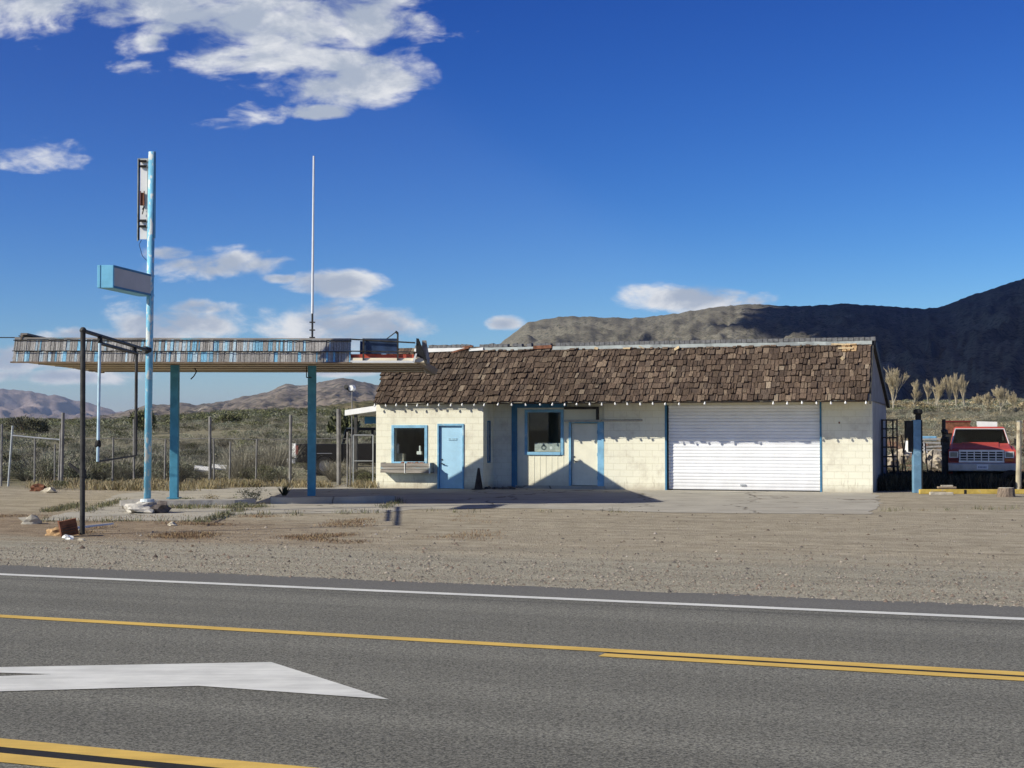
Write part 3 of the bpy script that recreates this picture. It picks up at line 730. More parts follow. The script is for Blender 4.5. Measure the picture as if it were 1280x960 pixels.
while u < UR:
    w = .155; hh = random.uniform(.09, .115)
    if u > U(690, RV) or random.random() < .55:
        cz = RZ+.005+(0 if u > U(690, RV) else random.uniform(-.02, .01))
        m_.rbox((u+w/2, RV+.0, cz+.02), (w-.014, .24, hh), (R(random.uniform(-3, 3)), R(random.uniform(-2, 2)) if u > U(690, RV) else R(random.uniform(-9, 9)), 0))
    u += w
m_.obj('cap_shingles', TARG, rf)
m_ = MB(); m_.rbox((U(680, RV), RV-.08, RZ-.05), (.58, .16, .10), (0, R(-2), 0)); m_.rbox((U(577, RV), RV-.14, RZ-.10), (.6, .05, .05), (0, R(-14), 0)); m_.rbox((U(586, RV), RV-.1, RZ-.0), (.35, .1, .05), (0, R(-6), 0))
pieces(m_, 'rusty_flashing', RUST, rf)
m_ = MB()
for (px, py, w, hh, an) in ((746, 437, .12, .08, 20), (784, 437, .22, .05, 0), (803, 436, .2, .025, 30), (847, 437, .16, .09, -30), (1052, 432, .55, .05, 2), (1058, 437, .42, .05, 0), (1055, 450, .1, .1, 40)):
    s_ = (P(px, py, 45).z-0); u = U(px, RV-.1); zz_ = Z(px, py, RV-.12); t_ = (zz_-EZ)/sd.z
    c_ = rp(u, t_, .06); m_.rbox(c_, (w, .02, hh), (R(-34), R(an), 0))
pieces(m_, 'bare_lath', M('bare_lath', (.52, .40, .24), .8, .2, 20), rf)
# window box shelf under bay window
bx0, bx1 = U(476, -.34), U(537.5, -.34); bz0, bz1 = Z(505, 591, -.34), Z(505, 578.5, -.34)
m_ = MB()
for i in range(3):
    a_ = bz0+(bz1-bz0)*i/3; c_ = bz0+(bz1-bz0)*(i+1)/3-.012
    m_.box(bx0, bx1, -.36+.006*i, -.335, a_, c_)
m_.box(bx0, bx0+.03, -.33, 0, bz0, bz1); m_.box(bx1-.03, bx1, -.33, 0, bz0, bz1); m_.box(bx0, bx1, -.33, 0, bz0, bz0+.025); m_.box(bx0, bx1, -.33, 0, bz1-.05, bz1-.03)
wb = m_.obj('window_box', WOODG, bld)
m_ = MB(); mx = bx0+(bx1-bx0)*.49
m_.box(mx, mx+.02, -.375, -.36, bz0-.01, bz1+.01); m_.box(bx1-.02, bx1+.01, -.375, -.335, bz0-.02, bz1+.02); pieces(m_, 'batten', WHITE, wb)
m_ = MB()
for i in range(9): m_.blob((bx0+.3+random.random()*(bx1-bx0-.6), -.2+random.uniform(-.06, .06), bz1-.01), (.07, .06, .035), i, 1)
m_.obj('dried_soil', RUST, wb)
# things inside windows
t_ = root('cardboard_box', 'pale cardboard box standing inside the left bay window', 'box', A0+eu*(U(503, .4))+ev*.27+Vector((0, 0, wz0-.02)), YAW)
MB().box(-.13, .13, -.1, .1, 0, .26).obj('carton', PALEW, t_); MB().box(-.13, .13, -.1, .02, .262, .268).obj('flap', PALEW, t_)
t_ = root('white_bottle_carton', 'tall white carton inside the left bay window', 'carton', A0+eu*(U(498.5, .4))+ev*.27+Vector((0, 0, wz0)), YAW)
MB().box(-.055, .055, -.05, .05, 0, .50).obj('carton', WHITE, t_); MB().prism([(-.05, .5), (.05, .5), (0, .56)], -.055, .055, 'x').obj('gable_top', WHITE, t_)
t_ = root('small_white_box', 'small white box at the right side of the bay window', 'box', A0+eu*(U(527, .4))+ev*.27+Vector((0, 0, wz0+.22)), YAW)
MB().box(-.09, .06, -.05, .05, 0, .1).obj('carton', WHITE, t_); MB().box(-.02, .02, -.03, .03, .1, .27).obj('bottle', WHITE, t_)
MB().box(U(490, .5), U(533, .5), .202, .65, wz0-.06, wz0-.02).obj('inside_shelf', DARK, bld)
t_ = root('window_poster', 'grey poster with round emblem in the main window', 'poster', A0+eu*(U(668, IV+.1))+ev*(IV+.12)+Vector((0, 0, z0_+.01)), YAW)
pw = U(700, IV+.1)-U(666, IV+.1)-.05
MB().box(0, pw, 0, .006, 0, .27).obj('sheet', M('grey_poster', (.48, .50, .47), .6, .15, 12), t_)
m_ = MB(); m_.lathe([(.05, 0), (.085, 0), (.085, .004), (.05, .004)], (0, 0, 0), 16)
for v in m_.v: v.x, v.y, v.z = v.x+.30, -.004-v.z, v.y+.13
m_.obj('emblem', M('poster_ink', (.12, .14, .15), .6, .1), t_)
m_ = MB(); m_.lathe([(.0, 0), (.05, 0), (.05, .004)], (0, 0, 0), 14)
for v in m_.v: v.x, v.y, v.z = v.x+.53, -.004-v.z, v.y+.12
m_.obj('emblem', WHITE, t_)

# string of bulbs under the eave
sl_ = root('string_lights', 'string of small white bulbs hanging under the shake eave', 'string lights', A0+Vector((0, 0, 0)), YAW)
BX = [468.5, 481.8, 495.6, 508.1, 521.9, 535.2, 549, 564.1, 577.9, 593.2, 605.6, 623.1, 639.4, 656.6, 675.3, 690.8, 706.3, 721.4, 736.8, 752.3, 768.6, 783.7, 799.9, 815.9, 832, 848.9, 881.3, 966.6, 984.1, 1002.3, 1020.2, 1038.4, 1057, 1082.6]
wp = [Vector((U(p_, EV-.01), EV-.012, EZ-.03-.008*math.sin(i*2.1))) for i, p_ in enumerate(BX)]
MB().path(wp, .006, 5).obj('wire', BLK, sl_)
bm_ = None
for i, p_ in enumerate(wp):
    if bm_ is None:
        bm_ = MB().lathe([(.0, -.095), (.02, -.09), (.031, -.068), (.028, -.045), (.015, -.022), (.012, 0)], (0, 0, 0), 10).obj('bulb', BULB, sl_, smooth=True); o = bm_
    else: o = bm_.copy(); COL.objects.link(o)
    o.location = p_; o.rotation_euler = (random.uniform(-.25, .25), random.uniform(-.25, .25), 0)
# lean-to behind left end
ln = root('rear_lean_to', 'small lean-to shelter with white fascia behind the left end of the station', 'lean-to', A0+ev*5.2, YAW)
def LX(px, v): return U(px, 5.2+v)
def LZ(px, py, v): return Z(px, py, 5.2+v)
m_ = MB(); a_, c_ = LX(431, 0), LX(470, 0)
za, zb = LZ(431, 517, 0), LZ(470, 508.5, 0)
m_.hexa([(a_, 0, za-.07), (c_+.6, 0, zb-.07), (c_+.6, 2.2, zb-.07), (a_, 2.2, za-.07), (a_, 0, za+.12), (c_+.6, 0, zb+.12), (c_+.6, 2.2, zb+.12), (a_, 2.2, za+.12)])
m_.obj('roof_panel', WHITE, ln)
m_ = MB(); m_.box(LX(443, 0), c_+.6, .9, .95, za-.35, za-.1); m_.obj('beam', DBLUE, ln)
MB().box(LX(441, 0), LX(444.5, 0), .1, .2, 0, za-.05).obj('post', BLACKP, ln)
MB().box(LX(466, 0), LX(470, 0)+.3, .3, .36, 0, za-.1).obj('side_panel', BLUE, ln)

# ------------------------------------------------------------------ canopy
CA = R(2.6); C0 = Vector((-11.44, 34.8, 0)); cx = Vector((math.cos(CA), math.sin(CA), 0)); cyv = Vector((-math.sin(CA), math.cos(CA), 0))
CLn, CD = 9.42, 9.3; ZN, ZF = 3.38, 3.50
cano = root('gas_station_canopy', 'long flat fuel canopy edged with flaking grey and blue shakes on two columns', 'canopy', C0, CA)
def CXY(px, y=0.0):
    s = (px-640)/F; bx = C0.x+cyv.x*y; by = C0.y+cyv.y*y
    return (s*by-bx)/(cx.x-s*cx.y)
def CZZ(px, py, y=0.0):
    u = CXY(px, y); return P(px, py, C0.y+cyv.y*y+cx.y*u).z
zb = lambda y: ZN+(ZF-ZN)*y/CD
m_ = MB(); m_.hexa([(0, 0, ZN), (CLn, 0, ZN), (CLn, CD, ZF), (0, CD, ZF), (.05, .05, ZN+.1), (CLn-.05, .05, ZN+.1), (CLn-.05, CD, ZF+.1), (.05, CD, ZF+.1)])
m_.obj('soffit', SOFF, cano)
m_ = MB()
for y in (1.6, 3.2, 5.0, 6.8, 8.6): m_.box(.15, CLn-.1, y, y+.12, zb(y)-.022, zb(y)-.003)
for y in (.0,): m_.box(-.04, CLn-1.68, -.07, .05, ZN-.035, ZN-.003)
pieces(m_, 'joist', M('brown_trim', (.22, .16, .11), .8, .2), cano)
m_ = MB(); m_.box(.25, CLn-1.8, .3, CD-.1, ZN+.11, ZN+.28); m_.obj('deck', TARG, cano)
UXE = CXY(438, 0)
# fascia: two rows of shakes leaning inward on near, left and back sides
FH = .56
def fascia(p0, p1, inw, name, ymat):
    mm = MB(); L = (p1-p0).length; dr = (p1-p0)/L; u = 0
    for r_, (a_, c_) in enumerate(((.0, .29), (.27, FH))):
        u = 0
        while u < L:
            w = min(random.uniform(.03, .085), L-u)
            if w < .01: break
            n_ = noise.fractal(Vector((u*.8, r_*3.1, p0.x)), 1, 2, 4)+ (.18 if .35*L < u < .95*L else -.02)
            if random.random() < .17+.5*max(0, n_): base = random.choice([(.22, .48, .66), (.34, .58, .72), (.20, .40, .54), (.48, .62, .70), (.40, .50, .56)])
            else: base = random.choice([(.34, .325, .30), (.40, .385, .36), (.26, .245, .23), (.43, .41, .385), (.30, .285, .27)])
            k = random.uniform(.82, 1.12); mm.col = tuple(x*k for x in base)
            j = random.uniform(-.018, .012); t = random.uniform(.012, .03); lo_, hi = a_+j, c_
            pt = lambda uu, zz, tt: p0+dr*uu+inw*(.30*zz-tt)+Vector((0, 0, ZN-.02+zz))
            x0, x1 = u+.003, u+w-.005; sk = random.uniform(-.006, .006)
            b0 = .02 if r_ == 0 else .03
            mm.hexa([pt(x0+sk, lo_, 0), pt(x1+sk, lo_, 0), pt(x1+sk, lo_, t+b0), pt(x0+sk, lo_, t+b0), pt(x0, hi, 0), pt(x1, hi, 0), pt(x1, hi, t), pt(x0, hi, t)])
            u += w
    o_ = mm.obj(name, SHAKEG, cano, cols=True)
    bb = MB(); bk = lambda uu, zz, tt: p0+dr*uu+inw*(.30*zz-tt)+Vector((0, 0, ZN-.02+zz))
    bb.hexa([bk(0, 0, -.03), bk(L, 0, -.03), bk(L, 0, 0), bk(0, 0, 0), bk(0, FH-.02, -.03), bk(L, FH-.02, -.03), bk(L, FH-.02, 0), bk(0, FH-.02, 0)])
    bb.obj('fascia_backing', WOOD, cano)
    wr = MB(); wr.tube(bk(-.02, .262, .075), bk(L+.02, .262, .075), .011, 6); wr.tube(bk(-.02, FH-.045, .05), bk(L+.02, FH-.045, .05), .012, 6); wr.obj('fascia_rail', BLACKP, cano)
    cp = MB(); cp.hexa([bk(0, FH-.02, .035), bk(L, FH-.02, .035), bk(L, FH-.02, -.12), bk(0, FH-.02, -.12), bk(0, FH+.02, .035), bk(L, FH+.02, .035), bk(L, FH+.02, -.12), bk(0, FH+.02, -.12)]); cp.obj('fascia_cap', WOODG, cano)
fascia(Vector((0, 0, 0)), Vector((UXE, 0, 0)), Vector((0, 1, 0)), 'fascia', 0)
fascia(Vector((0, CD, .1)), Vector((0, .12, .1)), Vector((1, 0, 0)), 'fascia', 0)
# bare broken end: gutter, rails, studs, panels
NAVY = M('navy_panel', (.035, .06, .12), .4, .25, 3, .1); REDP = M('red_panel', (.52, .10, .06), .6, .15, 3, .1)
E = CXY(518, 0)
m_ = MB(); m_.box(UXE, E, -.05, .02, ZN-.015, ZN+.035); m_.hexa([(E-.05, -.05, ZN), (E, -.05, ZN), (E, .02, ZN), (E-.05, .02, ZN), (E+.02, -.05, ZN+.2), (E+.06, -.05, ZN+.2), (E+.06, .02, ZN+.2), (E+.02, .02, ZN+.2)])
m_.obj('white_gutter', WHITE, cano)
m_ = MB(); m_.box(UXE, E-.02, .12, .16, ZN+.06, ZN+.19); m_.obj('red_panel', REDP, cano)
m_ = MB(); m_.box(CXY(455, .1), CXY(496, .1), .06, .11, ZN+.20, CZZ(475, 423, .05)); m_.rbox((CXY(463, .3), .35, ZN+.33), (.5, .03, .36), (R(-12), 0, 0)); pieces(m_, 'navy_panel', NAVY, cano)
m_ = MB(); zt = CZZ(475, 423, 0)
m_.tube((UXE, 0, zt-.02), (CXY(519, 0), 0, zt-.10), .018, 7); m_.tube((UXE, -.02, CZZ(450, 439, 0)), (CXY(519, 0), 0, CZZ(515, 440, 0)), .014, 7)
for px in (454, 497): m_.box(CXY(px, 0)-.02, CXY(px, 0)+.02, -.01, .03, ZN+.03, zt+(.13 if px == 497 else 0))
m_.tube((CXY(497, 0), 0, zt+.12), (CXY(494, 0), 0, zt+.16), .03, 7); m_.tube((CXY(494, 0), 0, zt+.14), (CXY(480, .2), .2, zt-.04), .012, 6)
m_.obj('exposed_frame', BLACKP, cano)
m_ = MB(); m_.prism([(0, ZN+.1), (.02, ZN+.56), (.10, ZN+.55), (.16, ZN+.1)], E+.0, E+.0, 'x')
m_ = MB(); xa = E+.03; m_.hexa([(xa, .02, ZN+.16), (xa+.26, .02, ZN+.05), (xa+.26, .3, ZN+.05), (xa, .3, ZN+.16), (xa+.01, .02, ZN+.56), (xa+.07, .02, ZN+.55), (xa+.07, .3, ZN+.55), (xa+.01, .3, ZN+.56)])
m_.obj('broken_end_cap', BLK, cano)
m_ = MB(); m_.hexa([(E+.04, .1, ZN-.02), (E+.1, .1, ZN-.02), (CLn+.22, CD-.2, ZF-.08), (CLn+.08, CD-.2, ZF-.08), (E+.04, .1, ZN+.10), (E+.12, .1, ZN+.10), (CLn+.30, CD-.2, ZF+.08), (CLn+.1, CD-.2, ZF+.08)]); m_.obj('end_rafter', WOOD, cano)
m_ = MB(); m_.box(CLn-.06, CLn+.04, .2, CD, ZF-.04, ZF+.4); m_.box(.1, CLn, CD-.03, CD+.03, ZF+.1, ZF+.45); pieces(m_, 'back_fascia', WOODG, cano)
for px, y in ((218.5, 2.5), (390, 2.85)):
    u = CXY(px, y)
    c = MB().box(u-.10, u+.10, y-.10, y+.10, .0, zb(y)-.002).obj('column', POLE_D, cano, bevel=.01)
    MB().box(u-.16, u+.16, y-.16, y+.16, .13, .155).obj('base_plate', POLE_D, c)
m_ = MB(); u = CXY(383, 2.7); m_.path([(u, 2.7, zb(2.7)-.03), (u, 2.7, zb(2.7)-.3), (u+.12, 2.75, zb(2.7)-.3)], .014, 6); m_.obj('conduit', BLACKP, cano)
m_ = MB(); u = CXY(243, 5); m_.path([(u, 5, zb(5)), (u+.05, 5, zb(5)-.1), (u-.02, 5, zb(5)-.22), (u-.1, 5, zb(5)-.3)], .016, 6); m_.obj('dangling_cable', BLK, cano)
# whip antenna on canopy
ap = C0+cx*CXY(390, 3.4)+cyv*3.4; Dy = ap.y
an = root('whip_antenna', 'tall thin white whip antenna standing on the canopy roof', 'antenna', (ap.x, ap.y, ZN+.28))
zt_ = P(390, 195, Dy).z-ZN-.28; zm = P(390, 392, Dy).z-ZN-.28
MB().tube((0, 0, zm), (.02, 0, zt_), .034, 10, .024).obj('whip', M('white_fibreglass', (.74, .76, .78), .45, .04), an)
m_ = MB(); m_.tube((0, 0, 0), (0, 0, zm), .026, 8)
for f in (.45, .62, .8): m_.box(-.07, .07, -.03, .03, zm*f-.015, zm*f+.015)
m_.obj('mast', BLACKP, an)
# service cable
cb = MB(); pts_ = [Vector((-60, 38, 4.6)), Vector((-35, 36, 4.05)), Vector((-20, 35.2, 3.95)), C0+Vector((.15, .2, ZN+.56))]
cb.path(pts_, .012, 5); tag(cb.obj('power_cable', BLK), 'thin black cable running off left from the canopy corner', 'cable')

# ------------------------------------------------------------------ sign pole
SP = G(184, 641); SP.z = 0; SD = SP.y
sp = root('sign_pole', 'tall flaking sky blue sign pole with a bare tube sign frame near its top', 'sign pole', SP)
zt_ = P(186, 190, SD).z
MB().tube((0, 0, .28), (.05, 0, zt_), .078, 18).obj('pole', POLE_B, sp, smooth=False)
for p_ in sp.children[0].data.polygons: p_.use_smooth = len(p_.vertices) == 4
MB().box(.085, .125, -.05, .05, zt_-1.9, zt_+.01).obj('shade_side_strip', DBLUE, sp)  # dark strip added as the shaded right side of the upper pole
m_ = MB(); m_.lathe([(.16, .24), (.15, .30), (.09, .31)], (0, 0, 0), 14); m_.obj('base_flange', M('whitewashed_steel', (.6, .66, .68), .7, .15), sp)
# skeleton sign tray
def SX(px): return (px-640)/F*SD-SP.x
def SZ(py): return P(180, py, SD).z
x0, x1 = SX(169.5), SX(183); zA, zB = SZ(300), SZ(198)
m_ = MB(); m_.box(x0+.06, x1-.015, .02, .04, zA+.02, zB-.02); tr = m_.obj('sign_tray', WHITE, sp)
m_ = MB(); m_.box(x0, x0+.02, .0, .05, zA-.02, zB); m_.box(x1-.015, x1, -.02, .05, zA-.02, zB); m_.box(x0, x1, .04, .05, zB-.02, zB+.01); m_.obj('tray_lip', TRIMW, tr)
m_ = MB(); m_.box(x0+.02, x0+.045, .03, .045, zA, zB-.02)
for py in (201.5, 208, 276, 283): m_.tube((x0+.06, -.02, SZ(py)), (x1-.03, -.02, SZ(py)), .028, 8)
m_.path([(x0+.12, -.02, SZ(262)), (x0+.17, -.04, SZ(258)), (x0+.12, -.02, SZ(268))], .012, 6)
m_.path([(x0+.10, 0, zA), (x0+.05, 0, zA-.1), (x0+.12, .02, zA-.35), (x1-.02, .02, zA-.45)], .006, 5)
m_.obj('clip', BLK, tr)
m_ = MB(); m_.tube((x0+.08, -.03, SZ(257)), (x0+.08, -.03, SZ(239)), .012, 6); m_.tube((x0+.16, -.03, SZ(257)), (x0+.16, -.03, SZ(239)), .012, 6); m_.box(x0+.085, x0+.155, -.02, .0, SZ(257), SZ(241)); m_.obj('rusty_tube', RUST, tr)
# box sign
bs_n = P(141.6, 331.3, SD-1.95); bs_l = P(121.5, 331.3, SD-1.95)
zt2 = P(141.6, 331.3, SD-1.95).z; zb2 = P(141.6, 359.8, SD-1.95).z
xf0, xf1 = bs_l.x, bs_n.x; xb1 = P(190, 343, SD).x; sh = (xb1-xf1)
bx = root('box_sign', 'blank box sign with sky blue end and dull grey face bracketed on the pole', 'sign', (0, 0, 0))
bx.location = (xf0, SD-1.95, zb2)
w = xf1-xf0; H2 = zt2-zb2; L2 = 2.05
def bsx(x, y, z): return (x+sh*y/1.95, y, z)
m_ = MB(); m_.hexa([bsx(0, 0, 0), bsx(w, 0, 0), bsx(w, L2, 0), bsx(0, L2, 0), bsx(0, 0, H2), bsx(w, 0, H2), bsx(w, L2, H2), bsx(0, L2, H2)]); m_.obj('cabinet', SIGNB, bx, bevel=.008)
m_ = MB(); e = .004
for s_, x_ in ((1, w), (-1, 0)):
    m_.hexa([bsx(x_-.01*s_, .05, .045), bsx(x_+e*s_, .05, .045), bsx(x_+e*s_, L2-.05, .045), bsx(x_-.01*s_, L2-.05, .045), bsx(x_-.01*s_, .05, H2-.045), bsx(x_+e*s_, .05, H2-.045), bsx(x_+e*s_, L2-.05, H2-.045), bsx(x_-.01*s_, L2-.05, H2-.045)])
pieces(m_, 'sign_face', M('grey_panel', (.50, .48, .47), .6, .05, 2), bx)
m_ = MB(); f_ = .012
for (z_0, z_1) in ((.0, .045), (H2-.045, H2)):
    m_.hexa([bsx(w+.001, 0, z_0), bsx(w+f_, 0, z_0), bsx(w+f_, L2, z_0), bsx(w+.001, L2, z_0), bsx(w+.001, 0, z_1), bsx(w+f_, 0, z_1), bsx(w+f_, L2, z_1), bsx(w+.001, L2, z_1)])
m_.hexa([bsx(w*.18, -.006, 0), bsx(w*.22, -.006, 0), bsx(w*.22, .004, 0), bsx(w*.18, .004, 0), bsx(w*.18, -.006, H2), bsx(w*.22, -.006, H2), bsx(w*.22, .004, H2), bsx(w*.18, .004, H2)])
m_.obj('edge_trim', DBLUE, bx)
# concrete plinth
pl = root('concrete_plinth', 'crumbling whitewashed concrete plinth under the blue sign pole', 'plinth', SP)
PLM = M('whitewashed_concrete', (.52, .49, .44), .9, .2, 6, .6, 18, col2=(.22, .19, .16), cover=.36, c2scale=5)
m_ = MB(); m_.blob((-.05, 0, .10), (.40, .36, .17), 2, 3, .35); 
for v in m_.v: v.z = min(v.z, .235+.02*noise.noise(v*6)); v.z = max(v.z, -.03)
m_.obj('block', PLM, pl)
m_ = MB(); m_.blob((.30, -.12, .10), (.24, .22, .15), 5, 2, .5); m_.obj('broken_chunk', M('broken_concrete', (.13, .11, .10), .95, .3, 8, .7, 20), pl)

# ------------------------------------------------------------------ pipe frame and hanging frame
FP = G(103, 668); FP.z = 0
pf = root('pipe_gallows', 'black pipe gallows post whose top arm reaches the blue sign pole', 'pipe frame', FP)
zt_ = P(101, 413, FP.y).z
ex_ = Vector((SP.x-FP.x-.02, SP.y-FP.y-.05, 0)); ze = zt_+.02
MB().tube((0, 0, -.1), (-.02, 0, zt_), .046, 12).obj('post', BLACKP, pf, smooth=False)
m_ = MB(); m_.tube((-.04, 0, zt_), (ex_.x, ex_.y, ze), .036, 12); m_.obj('arm', BLACKP, pf)
m_ = MB(); m_.blob((-.02, 0, zt_), (.06, .06, .06), 1, 2, 0); m_.tube((ex_.x-.06, ex_.y-.06, ze), (ex_.x+.05, ex_.y+.05, ze), .085, 10); m_.tube((-.02, 0, 1.05), (-.25, .0, 1.22), .03, 8); m_.tube((0, 0, 1.0), (0, 0, 1.12), .06, 10)
m_.obj('fitting', BLACKP, pf)
dirn = ex_
def onarm(f, z_): return (FP.x+ex_.x*f, FP.y+ex_.y*f, z_)
tA, tB = .21, .80
hf = root('hanging_sign_frame', 'empty hanging pipe frame with one pale blue side rod below the black arm', 'sign frame', onarm(tA, zt_))
zt3 = P(120, 429, FP.y+ex_.y*tA).z-zt_; zb3 = P(119, 577, FP.y+ex_.y*tA).z-zt_
dx, dy = ex_.x*(tB-tA), ex_.y*(tB-tA)
MB().tube((0, 0, zt3), (-.02, 0, zb3), .027, 10).obj('pale_rod', M('pale_blue_rod', (.48, .66, .76), .6, .15, 3, 0, col2=(.62, .40, .33), cover=.33, c2scale=1.2), hf)
m_ = MB(); m_.tube((0, 0, zt3), (dx, dy, zt3+.02), .034, 10); m_.tube((dx, dy, zt3+.02), (dx, dy, zb3+.04), .032, 10); m_.tube((-.02, 0, zb3), (dx, dy, zb3+.04), .018, 8); m_.obj('frame', BLACKP, hf)
m_ = MB()
for (a_, c_) in ((0, 0), (dx*.93, dy*.93)): m_.tube((a_, c_, 0), (a_, c_, zt3), .018, 8); m_.blob((a_, c_, zt3+.05), (.05, .05, .07), 3, 1, .2); m_.blob((a_, c_, -.04), (.05, .05, .05), 3, 1, .2)
m_.blob((-.02, 0, zb3+.33), (.07, .05, .10), 4, 1, .2)
m_.obj('shackle', BLK, hf)

# ------------------------------------------------------------------ fence at the back left
FY = 50.0
fn = root('chain_link_fence', 'rusty chain link fence with uneven dark posts across the scrub', 'fence', (-9, FY, 0))
def fpt(px, py=600, D=FY): return P(px, py, D)
posts = [(141, 547, .03), (168, 524, .035), (206, 549, .03), (263, 521, .05), (268, 548, .03), (287, 552, .03), (320, 549, .03), (363, 519, .05), (424, 511, .075)]
for (px, py, rr) in posts:
    p = fpt(px, py); lx = p.x+9; ln_ = random.uniform(-.03, .03)
    MB().tube((lx, 0, -.1), (lx+ln_, 0, p.z), rr, 8).obj('post', GREYP, fn)
m_ = MB(); zr = 1.5
xs_ = [fpt(px, 549).x+9 for px in (100, 141, 168, 206, 263, 320, 363, 424, 440)]
m_.path([(x_, 0, 1.52+.02*math.sin(i*2)) for i, x_ in enumerate(xs_)], .014, 6)
m_.path([(x_, .0, .08) for x_ in xs_], .008, 4); m_.obj('top_rail', GREYP, fn)
WIRE = M('mesh_wire', (.20, .18, .16), .6, .1, metal=.3)
m_ = MB(); xa, xb = xs_[0], xs_[-1]; hh = 1.42; pitch = .085
x_ = xa-hh
while x_ < xb:
    for s_ in (1, -1):
        a0, a1 = (x_, x_+hh) if s_ > 0 else (x_+hh, x_)
        za_, zb_ = .08, .08+hh
        # clip to the fence run
        lo_t, hi_t = 0, 1; d_ = a1-a0
        t1 = (xa-a0)/d_; t2 = (xb-a0)/d_
        lo_t = max(0, min(t1, t2)); hi_t = min(1, max(t1, t2))
        if hi_t > lo_t: m_.tube((a0+d_*lo_t, .01*s_, za_+hh*lo_t), (a0+d_*hi_t, .01*s_, za_+hh*hi_t), .0015, 3, caps=False)
    x_ += pitch
m_.obj('wire_mesh', WIRE, fn, fix=False)
# gate near the building
gt = root('chain_link_gate', 'narrow chain link gate with pipe frame beside the station wall', 'gate', (0, 48.6, 0))
gx = lambda px: (px-640)/F*48.6
m_ = MB(); zt_ = P(440, 544, 48.6).z
m_.path([(gx(442), 0, .05), (gx(442), 0, zt_), (gx(466.5), 0, zt_), (gx(466.5), 0, .05), (gx(442), 0, .05)], .022, 8); m_.tube((gx(442), 0, zt_*.5), (gx(466.5), 0, zt_*.5), .018, 8)
m_.obj('frame', GALV, gt)
for px, top in ((434.5, 540), (438, 548)): MB().tube((gx(px), 0, 0), (gx(px), 0, P(px, top, 48.6).z), .028, 8).obj('gate_post', GREYP, gt)
m_ = MB(); x_ = gx(442)-1.6
while x_ < gx(466):
    for s_ in (1, -1):
        a0, a1 = (x_, x_+1.6) if s_ > 0 else (x_+1.6, x_); d_ = a1-a0; t1 = (gx(442)-a0)/d_; t2 = (gx(466.5)-a0)/d_
        l_, h_ = max(0, min(t1, t2)), min(1, max(t1, t2))
        if h_ > l_: m_.tube((a0+d_*l_, .01*s_, .05+1.55*l_), (a0+d_*h_, .01*s_, .05+1.55*h_), .0015, 3, caps=False)
    x_ += .085
m_.obj('wire_mesh', WIRE, gt, fix=False)
# left pipe corral
pc = root('pipe_rail_fence', 'low galvanised pipe rail fence leaning at the far left', 'fence', (-15, 49, 0))
lx_ = lambda px: (px-640)/F*49+15
for (px, py, b_, rr) in ((2.5, 530, 600, .035), (44, 548, 601, .03), (69, 555, 575, .025)):
    MB().tube((lx_(px), 0, -.1), (lx_(px), 0, P(px, py, 49).z), rr, 8).obj('post', GREYP, pc)
MB().tube((lx_(11), 0, -.1), (lx_(16), 0, P(16, 532, 49).z), .035, 8).obj('post', GALV, pc)
zr = P(30, 545, 49).z
MB().path([(lx_(15), 0, zr+.02), (lx_(46), 0, zr-.06), (lx_(75), 0, zr-.12)], .03, 8).obj('rail', GALV, pc)
pp = root('twin_steel_posts', 'pair of tall dark steel posts standing together at the fence', 'posts', ((77-640)/F*48, 48, 0))
MB().tube((.02, 0, -.1), (.05, 0, P(79, 516, 48).z), .055, 8).obj('post', GREYP, pp)
MB().tube((-.10, .1, -.1), (-.05, .1, P(76, 537, 48).z), .035, 8).obj('post', GREYP, pp)
# floodlight on thin pole
fl = root('floodlight_pole', 'thin pole with twin floodlights behind the lean-to', 'floodlight', ((440-640)/F*55, 55, 0))
MB().tube((0, 0, 0), (0, 0, P(440, 484, 55).z), .02, 8).obj('pole', GREYP, fl)
zl = P(440, 485, 55).z
m_ = MB(); m_.tube((-.04, -.05, zl), (.02, .12, zl), .10, 10, .12); m_.obj('lamp_head', WHITE, fl)
m_ = MB(); m_.tube((-.22, -.05, zl+.05), (-.14, .1, zl-.04), .09, 10, .05); m_.path([(0, 0, zl-.1), (-.12, 0, zl-.12), (-.2, 0, zl+.02)], .02, 6); m_.obj('lamp_bracket', BLK, fl)

# ------------------------------------------------------------------ vehicles
RED = M('faded_red_paint', (.46, .065, .05), .5, .1, 2.5, .03, col2=(.50, .14, .11), cover=.35, c2scale=3, spec=.5)
REDD = M('dark_red_paint', (.16, .02, .02), .5, .1); CHR = M('dull_chrome', (.66, .66, .66), .4, .08, 3, metal=.3); BUMP = M('grey_bumper', (.48, .48, .47), .5, .12, 4, metal=.35)
TYRE = M('tyre', (.02, .02, .02), .85, .15, 10); LAMP = M('lamp_glass', (.16, .20, .19), .12, .1, 9, spec=.7); AMB = M('amber_lens', (.55, .14, .04), .25, .05)
BLACKC = M('black_car_paint', (.008, .009, .011), .4, .1, spec=.3)
def wheel(parent, x, y, rr=.37, w=.22, side=1):
    t = MB(); prof = [(rr*.55, -w/2), (rr*.9, -w/2), (rr, -w/2+.03), (rr, w/2-.03), (rr*.9, w/2), (rr*.55, w/2)]
    t.lathe(prof, (0, 0, 0), 22)
    for v in t.v: v.x, v.y, v.z = v.z, v.x, v.y
    o_ = t.obj('wheel', TYRE, parent, smooth=True); o_.location = (x, y, rr)
    rm = MB(); rm.lathe([(0, .05), (rr*.2, .06), (rr*.45, .02), (rr*.57, .09), (rr*.57, -.09)], (0, 0, 0), 18)
    for v in rm.v: v.x, v.y, v.z = v.z*side, v.x, v.y
    rm.obj('rim', CHR, o_, smooth=True); return o_
TP = Vector(((1227-640)/F*47.0, 47.0, 0))
tk = root('pickup_truck', 'faded red older pickup truck parked facing the road beside the station', 'truck', TP, R(-15))
